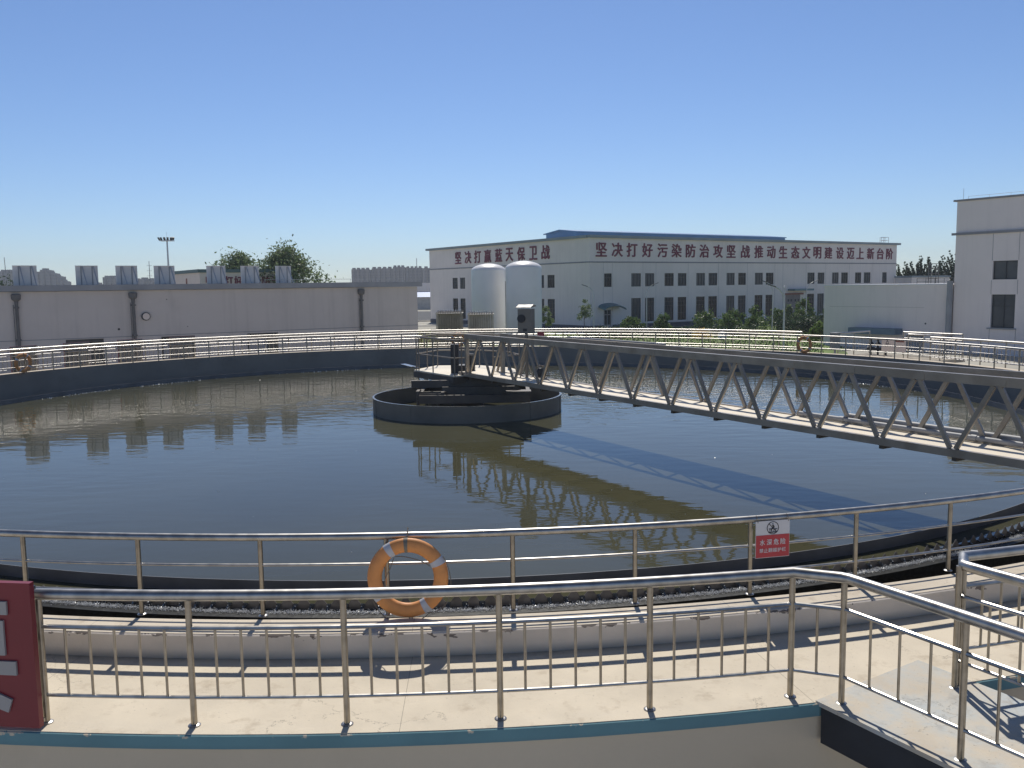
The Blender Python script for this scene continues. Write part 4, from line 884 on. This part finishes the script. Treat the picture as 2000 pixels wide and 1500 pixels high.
for k in range(9): q = qo+qs*(.6+k*1.6)+D1*.5; rr_.tube([up(q, 9.66), up(q, 9.98)], .012, 5)
rr_.tube([up(qo+qs*.6+D1*.5, 9.98), up(qo+qs*13.4+D1*.5, 9.98)], .012, 5); rr_.tube([up(qo+qs*.25+D1*.4, 9.7), up(qo+qs*.25+D1*.4, 10.6)], .015, 5); rr_.build('lightning_strip', M['pole'], rbd)
ao = qo+D2*12.1+D1*.25
an = thing('annex_building', (ao.x, ao.y, GZ), 'low blank-walled annex with white roof edge joined to the tall right building', 'building')
wm = MB(); wall_face(wm, ao, qs, N2, 11.9, GZ, 3.2, [(8.0, 9.6, GZ, -.9)], rec=.2)
g1, g2, g3 = ao+qs*11.9, ao+qs*11.9+D1*9, ao+D1*9
wm.quad(up(g2, GZ), up(g3, GZ), up(g3, 3.2), up(g2, 3.2)); wm.quad(up(g3, GZ), up(ao, GZ), up(ao, 3.2), up(g3, 3.2)); wm.build('wall', M['walla'], an)
rf = MB(); rf.prism([(v.x, v.y) for v in (ao+N2*.06+D2*.12, g1+N2*.06, g2, g3+D2*.12)], 3.2, 3.3); rf.build('roof_edge', M['white'], an)
ad_ = facebox(MB(), 8.05, 9.55, GZ+.02, -.95, -.15, -.1, ao, qs, N2); ad_.build('door', M['doorgrey'], an)
jt = MB(); facebox(jt, .6, 9.5, 1.38, 1.42, -.01, .006, ao, qs, N2); jt.build('render_joint', M['wallb'], an)
cnp = MB(); facebox(cnp, 3.3, 7.7, -.86, -.36, .003, 1.1, ao, qs, N2); cnp.build('door_canopy', M['bluebox'], an)
vh = MB(); q = ao+qs*9.7; vh.tube([q+Vector((0, 0, .1)), q+N2*.02+Vector((0, 0, .1))], .07, 10); vh.build('vent_hole', M['ink'], an)
dpx = qo+D2*.22+N2*.2
dpp = MB(); dpp.tube([up(dpx, 3.5), up(dpx, GZ)], .22, 12); dpp.build('drainpipe', M['fascia'], an, smooth=True)
rl = MB()
for k in range(7): q = ao+qs*(7+k*.8)+D1*3; rl.tube([up(q, 3.25), up(q, 3.75)], .02, 5)
for z in (3.5, 3.75): rl.tube([up(ao+qs*7+D1*3, z), up(ao+qs*11.8+D1*3, z)], .014, 5)
rl.build('roof_rail', M['frame'], an)
# small store with a ladder cage between the two
so = Vector((65.5, 148.5, 0))
stb = thing('store_building', (so.x, so.y, GZ), 'small low grey building with ladder cage between the slogan building and the poplars', 'building')
MB().box((so.x+2.5, so.y+3, (4.1+GZ)/2), (11, 6, 4.1-GZ), R(34)).build('wall', M['wall'], stb); MB().box((so.x+2.5, so.y+3, 4.25), (11.3, 6.3, .3), R(34)).build('parapet_cap', M['cap'], stb)
lg = MB(); cx_, cy_ = 69.2, 147.0
for dx in (-.6, .6):
    for dy in (-.3, .6): lg.tube([(cx_+dx, cy_+dy, GZ), (cx_+dx, cy_+dy, 6.3)], .06, 6)
for z in (1.5, 2.3, 3.1, 3.9, 4.7, 5.5, 6.3): lg.tube([(cx_-.6, cy_-.3, z), (cx_+.6, cy_-.3, z), (cx_+.6, cy_+.6, z), (cx_-.6, cy_+.6, z)], .05, 6, True)
lg.build('ladder_cage', M['cabinet'], stb)

# ------------------------------------------------------------------ landing on the far right of the tank rim
ln = thing('landing', P(121.5, 23.4, GZ), 'pale concrete landing with pipe railings on the far right rim, before the annex', 'landing')
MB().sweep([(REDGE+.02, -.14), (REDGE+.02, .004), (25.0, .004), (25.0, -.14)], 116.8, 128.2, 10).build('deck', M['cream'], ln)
lg = MB()
for a in (118, 127):
    for r_ in (22.8, 24.7): lg.box(P(a, r_, (GZ-.141)/2), (.3, .3, -GZ-.141), R(a))
lg.build('leg', M['olive'], ln)
for z, r_ in ((1.1, .036), (.82, .02), (.24, .017)):
    b = MB(); b.tube([P(128.1, RO, z), P(128.1, 24.9, z)], r_, 8); b.tube([P(124.0, 24.9, z), P(117.0, 24.9, z), P(117.0, 23.4, z), P(121, 23.4, z)], r_, 8); b.build('rail', M['steel'], ln, smooth=True)
pb = MB()
for a, r_ in ((128.1, RO), (128.1, 23.5), (128.1, 24.9), (124, 24.9), (121.6, 24.9), (119.3, 24.9), (117, 24.9), (117, 23.4), (121, 23.4)): pb.tube([P(a, r_, 0), P(a, r_, 1.1)], .026, 8)
pb.build('post', M['steel_post'], ln)
pb = MB()
for k in range(22): a = 124-7*k/22; pb.tube([P(a, 24.9, .24), P(a, 24.9, .82)], .011, 5)
for k in range(10): pb.tube([P(128.1, RO+2.8*(k+.5)/10, .24), P(128.1, RO+2.8*(k+.5)/10, .82)], .011, 5)
pb.build('baluster', M['steel'], ln)
bx = thing('junction_box', P(128.3, 22.0, .2), 'upright grey-green electrical box on the railing at the far right landing', 'electrical box')
MB().box(P(128.3, 21.98, .72), (.28, .45, .78), R(128.3)).build('body', M['cabgreen'], bx); MB().box(P(128.3, 21.98, 1.125), (.36, .53, .03), R(128.3)).build('lid', M['fascia'], bx); MB().tube([P(128.3, 21.98, 0), P(128.3, 21.98, .33)], .05, 8).build('stand', M['fascia'], bx)
nb = thing('notice_board', P(121.0, 22.35, .1), 'pale pinkish notice board with a dark triangle standing at the far right landing', 'sign')
xd = Vector((math.cos(R(121)), math.sin(R(121)), 0)); nd = -(Vector(P(121, 1, 0))-Vector(P(121, 0, 0))); base = Vector(P(121, 22.35, 0))
plate(.35, 1.0, 0, .02, M['wallp'], 'panel', -.62, .62, nb)
tr = MB(); tr.add([tuple(base+xd*x+nd*.024+Vector((0, 0, z))) for x, z in ((.22, .68), (.42, .68), (.32, .9), (.26, .71), (.38, .71), (.32, .84))], [(0, 1, 4, 3), (1, 2, 5, 4), (2, 0, 3, 5)]); tr.build('triangle_mark', M['ink'], nb)
plate(.80, .95, .021, .026, M['rustred'], 'red_strip', -.55, -.05, nb)
lgm = MB()
for x in (-.5, .5): lgm.tube([tuple(base+xd*x+nd*-.02+Vector((0, 0, 0))), tuple(base+xd*x+nd*-.02+Vector((0, 0, .98)))], .02, 6)
lgm.build('leg', M['steel_dull'], nb)
vs_ = thing('valve_set', P(125.4, 24.0, .004), 'dark hand valves and pipework standing on the far right landing', 'valves')
vb = MB()
for a in (126.8, 125.9, 124.9):
    vb.tube([P(a, 24.1, .004), P(a, 24.1, .75)], .05, 8); vb.lathe([(.12, 0), (.14, .1), (.05, .2)], P(a, 24.1, .45), 10)
vb.tube([P(127.2, 24.1, .3), P(124.4, 24.1, .3)], .08, 10); vb.build('valve_body', M['ink'], vs_, smooth=True)
hw = MB()
for a in (126.8, 125.9, 124.9): c = Vector(P(a, 24.1, .77)); hw.tube([c+Vector((math.cos(t*.524), math.sin(t*.524), 0))*.17 for t in range(12)], .014, 6, True)
hw.build('handwheel', M['ink'], vs_)

# ------------------------------------------------------------------ white storage tanks and vaporisers
def silo(x, y, r, zt, lab):
    t = thing('storage_tank', (x, y, GZ), lab, 'storage tank', 'white upright gas tanks')
    h = zt-GZ; prof = [(r, .6), (r, h-.62), (r*.99, h-.54), (r*.955, h-.45), (r*.88, h-.345), (r*.75, h-.23), (r*.58, h-.13), (r*.38, h-.055), (r*.18, h-.012), (.001, h)]
    MB().lathe(prof, (x, y, GZ), 48).build('shell', M['tankw'], t, smooth=True)
    lg = MB()
    for k in range(4): a = R(45+90*k); MB().box((x+r*.8*math.cos(a), y+r*.8*math.sin(a), GZ+.32), (.25, .25, .64), a).build('leg', M['pole'], t)
    ps = MB()
    for dx in (-.75, .85): ps.tube([(x+dx, y, zt-.5), (x+dx, y, zt+.12)], .03, 6)
    ps.build('vent_stub', M['pole'], t)
    return t
silo(-1.95, 80, 1.54, 5.60, 'white upright storage tank with domed top, left and slightly shorter of the pair')
silo(1.12, 77.2, 1.55, 5.72, 'white upright storage tank with domed top, right one of the pair behind the control cabinet')
pv = MB(); pv.tube([(-.42, 78.4, GZ), (-.42, 78.4, 4.0)], .06, 8); o = tag(pv.build('tank_pipe', M['ink'], origin=(-.42, 78.4, GZ), smooth=True), 'thin dark vertical pipe in the gap between the two white tanks', 'pipe')
def vaporiser(x0, x1, y, zt, lab):
    t = thing('vaporiser', ((x0+x1)/2, y, GZ), lab, 'vaporiser', 'finned ambient vaporisers')
    b = MB(); n = 10
    for i in range(n):
        for j in range(5):
            x = x0+(x1-x0)*(i+.5)/n; yy = y+(j+.5)*.42; b.box((x, yy, (zt+GZ)/2+.2), (.12, .02, zt-GZ-.5)); b.box((x, yy, (zt+GZ)/2+.2), (.012, .15, zt-GZ-.5)); b.tube([(x, yy, GZ+.3), (x, yy, zt)], .022, 6)
    b.build('fin_bank', M['alu'], t)
    for q in (.2, 1.05):
        c = MB()
        for i in range(n):
            x = x0+(x1-x0)*(i+.5)/n; c.tube([(x, y+q, zt), (x, y+q+.05, zt+.1), (x, y+q+.35, zt+.1), (x, y+q+.42, zt)], .03, 6)
        c.build('return_bend', M['pole'], t)
    c = MB(); c.box(((x0+x1)/2, y+1.05, zt-.15), (x1-x0+.15, 2.2, .06)); c.box(((x0+x1)/2, y+1.05, GZ+.35), (x1-x0+.1, 2.2, .08))
    for x in (x0, x1):
        for yy in (y, y+2.1): c.box((x, yy, (zt+GZ)/2), (.07, .07, zt-GZ))
    c.build('support_frame', M['alu'], t)
vaporiser(-6.0, -4.0, 72, 1.60, 'finned grey vaporiser block, left one, between the blower house and the white tanks')
vaporiser(-3.35, -1.45, 70, 1.55, 'finned grey vaporiser block, right one, directly in front of the left white tank')
bxx = thing('utility_cabinet', (-6.55, 73, GZ), 'small dark cabinet standing left of the left vaporiser', 'cabinet')
MB().box((-6.35, 73, -.35), (.34, .4, 1.0)).build('body', M['fascia'], bxx); MB().box((-6.35, 73, .17), (.4, .46, .04)).build('lid', M['ink'], bxx); MB().tube([(-6.35, 73, GZ), (-6.35, 73, -.85)], .05, 8).build('post', M['fascia'], bxx)

# ------------------------------------------------------------------ lamp posts
def street_lamp(x, y, zt, side, lab, top=False, r=.07):
    t = thing('street_lamp', (x, y, GZ), lab, 'street lamp', 'curved-arm lamp posts in the yard')
    MB().tube([(x, y, GZ), (x, y, zt-.9)], r, 10, r1=r*.65).build('pole', M['pole'], t, smooth=True)
    s = side; ln_ = 1.15
    MB().tube([(x, y, zt-.95), (x+s*.12, y, zt-.55), (x+s*.4, y, zt-.2), (x+s*.8, y, zt)], r*.55, 8).build('arm', M['pole'], t, smooth=True)
    MB().beam((x+s*.7, y, zt-.02), (x+s*1.35, y, zt+.2), .22, .07).build('lamp_head', M['frame'], t)
    if top: MB().lathe([(.01, -.09), (.07, -.05), (.09, 0), (.06, .06), (.01, .09)], (x, y, zt-.02), 12).build('sensor_cap', M['white'], t, smooth=True); MB().tube([(x, y, zt-.9), (x, y, zt-.05)], r*.5, 8).build('pole_tip', M['pole'], t)
street_lamp(9.25, 100, 3.45, -1, 'lamp post with arm to the left, beside the glazed door of the slogan building')
street_lamp(15.75, 104, 3.55, 1, 'lamp post with arm to the right before the first tall window pair')
street_lamp(28.6, 98, 3.65, -1, 'slim lamp post with arm to the left just left of the tallest lamp post')
street_lamp(21.65, 71, 3.25, -1, 'nearest and thickest lamp post, standing in the lawn behind the railing', True, .10)
street_lamp(34.6, 105, 3.6, 1, 'lamp post with arm to the right next to the annex wall')
hm = thing('floodlight_mast', (-56.9, 150, GZ), 'tall grey floodlight mast with a ring of lamps above the blower house', 'floodlight mast')
MB().tube([(-56.9, 150, GZ), (-56.9, 150, 12.1)], .22, 10, r1=.12).build('mast', M['pole'], hm, smooth=True)
MB().box((-56.9, 150, 11.85), (2.1, 1.2, .12)).build('carrier', M['pole'], hm); MB().tube([(-56.9, 150, 12.1), (-56.9, 150, 13.3)], .02, 5).build('lightning_rod', M['pole'], hm)
for dx in (-1.1, -.75, -.25, .25, .75, 1.1): MB().beam((-56.9+dx, 149.7, 11.95), (-56.9+dx*1.16, 149.5, 12.4), .32, .16).build('floodlight', M['frame'], hm)
for x, y, zt, lab in ((-89.4, 160, 9.9, 'thin leaning pole at the far left above the treetop'), (-64.1, 160, 8.9, 'thin lattice mast left of the floodlight mast')):
    p_ = MB(); p_.tube([(x, y, GZ), (x-.3 if x < -80 else x, y, zt)], .11, 6, r1=.05)
    for k in range(5 if x > -80 else 0): p_.box((x, y, zt-.8-k*.9), (.9, .05, .05))
    tag(p_.build('mast', M['fascia'], origin=(x, y, GZ)), lab, 'mast')

# ------------------------------------------------------------------ background buildings
bg1 = thing('background_hall', (-46, 88, GZ), 'pale hall with dark green roof edge and red lettering behind the blower house', 'building')
go = Vector((-50.3, 105.2, 0)); gz = 5.75
# seen at its corner: left face runs along D1's back, right face along D1
gc = Vector((-32.8, 95.0, 0)); gl = gc-D1*0+(-D1)*0
g_l = gc+D2*14; g_r = gc+D1*10.9
wm = MB(); wm.quad(up(g_l, GZ), up(gc, GZ), up(gc, gz-.3), up(g_l, gz-.3)); wm.quad(up(gc, GZ), up(g_r, GZ), up(g_r, gz-.3), up(gc, gz-.3)); g_b = g_r+D2*14
wm.quad(up(g_r, GZ), up(g_b, GZ), up(g_b, gz-.3), up(g_r, gz-.3)); wm.quad(up(g_b, GZ), up(g_l, GZ), up(g_l, gz-.3), up(g_b, gz-.3)); wm.build('wall', M['wallp'], bg1)
rf = MB(); rf.prism([(v.x, v.y) for v in (gc+N1*.2+N2*.2, g_r+N1*.2+D1*.2, g_b+D1*.2+D2*.2, g_l+D2*.2+N2*.2)], gz-.3, gz+.05); rf.build('roof_edge', M['capg'], bg1)
for i, chh in enumerate('坚决打好污染防治'): letter(chh, 'character', M['redtxt'], bg1, up(gc+D1*(1.0+1.02*i)+N1*.01, 4.45), .82, 1.2, D1, .04, .022)
pst = MB(); q = gc+D2*5+N2*.1; pst.tube([up(q, 3.6), up(q, 4.9)], .06, 6); pst.build('wall_pipe', M['rustred'], bg1)
b2 = thing('background_hall', (-22, 255, GZ), 'plain grey wall of a far hall seen in the gap right of the blower house', 'building')
MB().box((-28, 262, (4.9+GZ)/2), (60, 12, 4.9-GZ)).build('wall', M['wall'], b2); MB().box((-28, 255.9, 2.3), (60, .3, .25)).build('string_course', M['plinth'], b2)
b3 = thing('blue_roofed_shed', (-22, 232, GZ), 'low shed with bright blue roof in the gap right of the blower house', 'shed')
MB().box((-26, 236, -.45), (34, 8, 3.3)).build('wall', M['concrete'], b3)
s3 = MB(); s3.add([(-44, 231.5, 1.15), (-8, 231.5, 1.15), (-8, 236, 2.4), (-44, 236, 2.4), (-44, 240.5, 1.15), (-8, 240.5, 1.15)], [(0, 1, 2, 3), (3, 2, 5, 4)]); s3.build('roof', M['blue2'], b3)
# far apartment towers
def tower(x0, x1, y, zt, lab, m='tower', bays=4, step=0, group='far apartment towers'):
    t = thing('apartment_tower', ((x0+x1)/2, y, GZ), lab, 'tower block', group)
    wmb = MB(); w_ = (x1-x0)/bays; rfm = MB()
    for i in range(bays):
        cx = x0+w_*(i+.5); zz = zt-abs(step)*abs(i-(bays-1)/2) if step > 0 else zt+step*i
        wmb.box((cx-w_*.2, y, (zz+GZ)/2), (w_*.6, 16, zz-GZ)); wmb.box((cx+w_*.3, y+1.6, (zz-.5+GZ)/2), (w_*.4, 14, zz-.5-GZ))
        rfm.box((cx-w_*.2, y, zz+.75), (w_*.5, 8, 1.5))
    wmb.build('wall', M[m], t, origin=(x0, y, 0)); rfm.build('roof_house', M[m], t, origin=(x0, y, 0))
tower(-157.5, -139.5, 900, 22.6, 'leftmost of the far apartment towers left of the slogan building')
tower(-138.3, -117.5, 905, 23.4, 'far apartment tower just right of the narrow sky slit')
tower(-116.8, -105.0, 903, 24.6, 'slightly taller far apartment tower in the middle of the row', bays=3)
tower(-104.3, -88.0, 907, 23.6, 'far apartment tower carrying the thin roof mast', bays=4)
tower(-85.8, -70, 900, 23.2, 'far apartment tower at the right end, half hidden by the slogan building', bays=3)
p_ = MB(); p_.tube([(-92.5, 890, 22), (-92.5, 890, 32.5)], .35, 5); tag(p_.build('roof_mast', M['fascia'], origin=(-92.5, 890, 22)), 'thin mast above the far apartment towers', 'mast')
tower(-507, -494, 900, 25.5, 'narrow dark far tower behind the leftmost roof panel', 'tower2', 2)
tower(-480, -451, 905, 26.5, 'stepped dark far tower right of the leftmost roof panel', 'tower2', 5, 3.2)
tower(-449, -446, 905, 15, 'low stub beside the stepped far tower', 'tower2', 1)
tower(-423, -408, 900, 13.5, 'lower far block left of the second roof panel', 'tower2', 3, 2.0)
tower(-411, -396, 915, 18.5, 'taller far block half hidden behind the second roof panel', 'tower2', 3)
tower(-376, -352, 900, 16, 'pale topped far block right of the second roof panel', 'tower2', 3, .8)

# ------------------------------------------------------------------ vegetation
def foliage(mb, centres, n, leaf, spread, lean=(0, 0), asp=1.0):
    for i in range(n):
        c, cr0 = random.choice(centres)
        d = Vector((random.gauss(0, 1), random.gauss(0, 1), random.gauss(0, 1)*asp)); d = d.normalized()*cr0*random.random()**.45
        if random.random() < .2: d *= random.uniform(1.1, 1.75)          # stray twigs break the outline
        p = Vector(c)+d*spread
        a = Vector((random.gauss(0, 1)+lean[0], random.gauss(0, 1)+lean[1], random.gauss(0, .8)+.4)).normalized(); b = a.orthogonal().normalized(); b = (b*math.cos(i)+a.cross(b)*math.sin(i))
        s = leaf*random.uniform(.6, 1.35)
        mb.add([p-a*s, p+b*s*.45, p+a*s, p-b*s*.45], [(0, 1, 2, 3)])
def tree(x, y, h, cw, lab, m, name='tree', n=2600, leaf=.16, trunk=.3, clumps=24, lean=0, low=.3, group=None, clr=.42, squash=1.0):
    t = thing(name, (x, y, GZ), lab, 'tree', group)
    tb = MB(); top = GZ+h; th = GZ+h*low
    tb.tube([(x, y, GZ), (x+lean*.2, y, GZ+h*low*.6), (x+lean*.5, y, th+h*.1)], trunk, 8, r1=trunk*.55)
    cs = []
    for k in range(clumps):
        a = random.uniform(0, 6.283); q = math.sqrt(random.random()); zz = random.random()
        prof = math.sin(math.pi*min(1, .18+.8*zz))**.8
        cx = x+lean*zz*h*.15+cw*q*math.cos(a)*prof; cyy = y+cw*q*math.sin(a)*prof; cz = th+(top-th)*(.04+.9*zz*(1-.12*q*q))
        cs.append(((cx, cyy, cz), cw*clr*random.uniform(.6, 1.15)))
        if k % 2 == 0: tb.tube([(x+lean*.4, y, th+.02*h), ((x+cx)/2, (y+cyy)/2, (th+cz)/2+.05*h), (cx, cyy, cz)], trunk*.3, 5, r1=trunk*.06)
    tb.build('trunk', M['bark'], t, smooth=True)
    cm = MB(); foliage(cm, cs, n, leaf, 1.0, (lean, 0), squash); cm.build('crown', M[m], t)
    return t
tree(-31.3, 104, 9.9, 4.0, 'loose feathery green tree behind the roof panels, left one of the pair', 'leafg', n=8500, leaf=.18, clumps=64, clr=.34)
tree(-25.3, 101, 10.3, 4.5, 'big rounded green tree behind the right end of the blower house roof', 'leafg', n=14000, leaf=.19, clumps=80, clr=.34)
tree(-81, 140, 8.0, 5.5, 'dark green treetop at the left edge above the blower house roof', 'leafd', n=2500, leaf=.25, clumps=16)
def poplar(x, y, top, wd, lean, lab, nb=12):
    """narrow crown of ascending wind-bent plumes"""
    t = thing('poplar', (x, y, GZ), lab, 'tree', 'poplars beyond the annex')
    tb = MB(); tb.tube([(x, y, GZ), (x, y, 2.0), (x+lean*.4, y, top-2)], .22, 7, r1=.05); cs = []
    for k in range(nb):
        u = random.uniform(-1, 1); zt = top*(1-.30*abs(u)**1.3)-random.uniform(0, 1.3)*(k > 1); z0 = random.uniform(.5, 2.0); xb = x+u*wd; yb = y+random.uniform(-1, 1)*wd; m = 16
        for j in range(m):
            q = j/(m-1); z = z0+(zt-z0)*q; r_ = (.50-.40*q)*random.uniform(.75, 1.25)
            cs.append(((xb+lean*(q**1.7)+random.gauss(0, .08), yb, z), r_))
        tb.tube([(x, y, z0-.8), (xb+lean*.2, yb, z0+(zt-z0)*.4), (xb+lean*.8, yb, z0+(zt-z0)*.85)], .05, 5, r1=.012)
    tb.build('trunk', M['bark'], t, smooth=True)
    cm = MB(); foliage(cm, cs, 4200, .15, 1.0, (lean*.6, 0), 1.6); cm.build('crown', M['leafd'], t)
for x, y, top, wd, ln_, lab in ((68.6, 158, 6.7, .9, -.9, 'low dark poplar right beside the slogan building'), (70.1, 157, 7.4, .9, -1.0, 'wind-bent poplar, second from the slogan building'), (71.2, 158, 6.9, .9, -.9, 'wind-bent poplar left of the ladder cage'),
        (71.5, 157, 8.2, .5, -.1, 'slim upright poplar behind the ladder cage'), (72.5, 156, 8.7, .6, -.15, 'tallest upright poplar, right of the ladder cage'), (73.5, 155, 6.0, .8, -.5, 'low poplar in the dip between taller ones'),
        (75.3, 154, 8.2, .7, -1.6, 'strongly leaning poplar left of the tall right building'), (76.3, 153, 8.5, .7, -1.6, 'leaning poplar close to the tall right building'), (77.4, 153, 8.0, .8, -1.5, 'leaning poplar cut by the edge of the tall right building')):
    poplar(x, y, top, wd, ln_, lab)
for i, (x, h, cw, y, lab) in enumerate(((14.0, 2.5, 1.35, 104, 'round bright shrub right of the glazed door'), (18.2, 2.6, 1.3, 106, 'round shrub between the first two tall window pairs'), (22.3, 2.9, 1.7, 104, 'broad shrub below the third tall window pair'), (24.4, 2.5, 1.5, 101, 'shrub in front right of the broad one'),
        (28.0, 3.0, 1.3, 112, 'shrub against the wall below the fourth tall window pair'), (27.0, 2.2, 1.7, 100, 'low wide bright shrub before the fifth tall window pair'), (30.6, 3.5, 1.2, 112, 'taller light shrub before the sixth tall window'), (32.3, 2.9, 1.5, 108, 'shrub left of the slim lamp post'), (33.0, 3.4, 1.3, 107, 'dark leafy shrub at the slim lamp post foot'),
        (36.6, 4.2, 1.3, 112, 'tall light shrub right of the brown double door'), (35.0, 3.2, 1.5, 107, 'shrub behind the thickest lamp post'), (41.5, 4.2, 1.3, 115, 'shrub before the window pair next to the annex'), (30.0, 2.0, 1.0, 87, 'bright shrub at the corner of the annex'))):
    tree(x, y, h*.86, cw, lab, 'leafl' if i not in (8,) else 'leafg', 'shrub', 1500, .15, .07, 20, 0, .12, 'shrubs in front of the slogan building', random.uniform(.3, .42))
tree(8.25, 101, 4.3, .75, 'slim young tree left of the glazed door of the slogan building', 'leafg', 'young_tree', 900, .11, .05, 12, 0, .4, None, .55)
tree(3.4, 88, 4.2, .7, 'young tree just right of the white storage tanks', 'leafg', 'young_tree', 800, .11, .05, 10, 0, .35, None, .55)
hg = MB(); cs = []
for k in range(70): cs.append(((random.uniform(30, 43), random.uniform(99, 103), GZ+random.uniform(.3, 1.6)), .9))
foliage(hg, cs, 9000, .14, 1.0); tag(hg.build('hedge', M['leafd'], origin=(36, 101, GZ)), 'dark dense hedge between the thick lamp post and the annex', 'hedge')
hg = MB(); cs = []
for k in range(60): cs.append(((random.uniform(8, 26), random.uniform(94, 98), GZ+random.uniform(.1, .9)), .6))
foliage(hg, cs, 7000, .10, 1.0); tag(hg.build('hedge', M['leafd'], origin=(17, 96, GZ)), 'low dark hedge along the foot of the slogan building, seen through the far railing', 'hedge')
hg = MB(); cs = [((random.uniform(-8.2, -6.2), random.uniform(79, 82), GZ+random.uniform(.2, 1.5)), .5) for k in range(18)]
foliage(hg, cs, 2200, .08, 1.0); tag(hg.build('bush', M['leafb'], origin=(-7, 80, GZ)), 'dry brownish bush at the corner of the blower house', 'bush')
hg = MB(); cs = [((random.uniform(18.9, 20.4), random.uniform(92, 93), GZ+random.uniform(.3, .8)), .35) for k in range(14)]
foliage(hg, cs, 1500, .07, 1.0); tag(hg.build('flower_bush', M['leafy'], origin=(19.6, 92, GZ)), 'small yellow flowering bush behind the far railing', 'bush')
wsn = thing('white_stone', (21.5, 91, GZ), 'small white block on the grass right of the yellow bush', 'stone')
MB().lathe([(.45, 0), (.5, .3), (.42, .62), (.2, .78)], (21.5, 91, GZ), 7).build('block', M['white'], wsn)
tg = MB(); q = Vector(P(10.0, 21.62, .012)); tg.tube([q, q+Vector((.045, -.008, .003)), q+Vector((.09, -.004, .002))], .006, 6, r1=.003); tag(tg.build('twig', M['bark'], origin=tuple(q)), 'short dark twig lying on the sunlit walkway near the footbridge', 'twig')

# ------------------------------------------------------------------ summer air
hz = MB().box((0, 450, 17), (1300, 1060, 40.2)); hm_ = bpy.data.materials.new('summer_haze'); hm_.use_nodes = True; t_ = hm_.node_tree
t_.nodes.remove(t_.nodes['Principled BSDF']); pvn = t_.nodes.new('ShaderNodeVolumePrincipled'); pvn.inputs['Color'].default_value = (.86, .92, 1, 1); pvn.inputs['Density'].default_value = .00033; pvn.inputs['Anisotropy'].default_value = .2
t_.links.new(pvn.outputs[0], t_.nodes['Material Output'].inputs['Volume'])
setting(hz.build('haze', hm_), 'stuff')
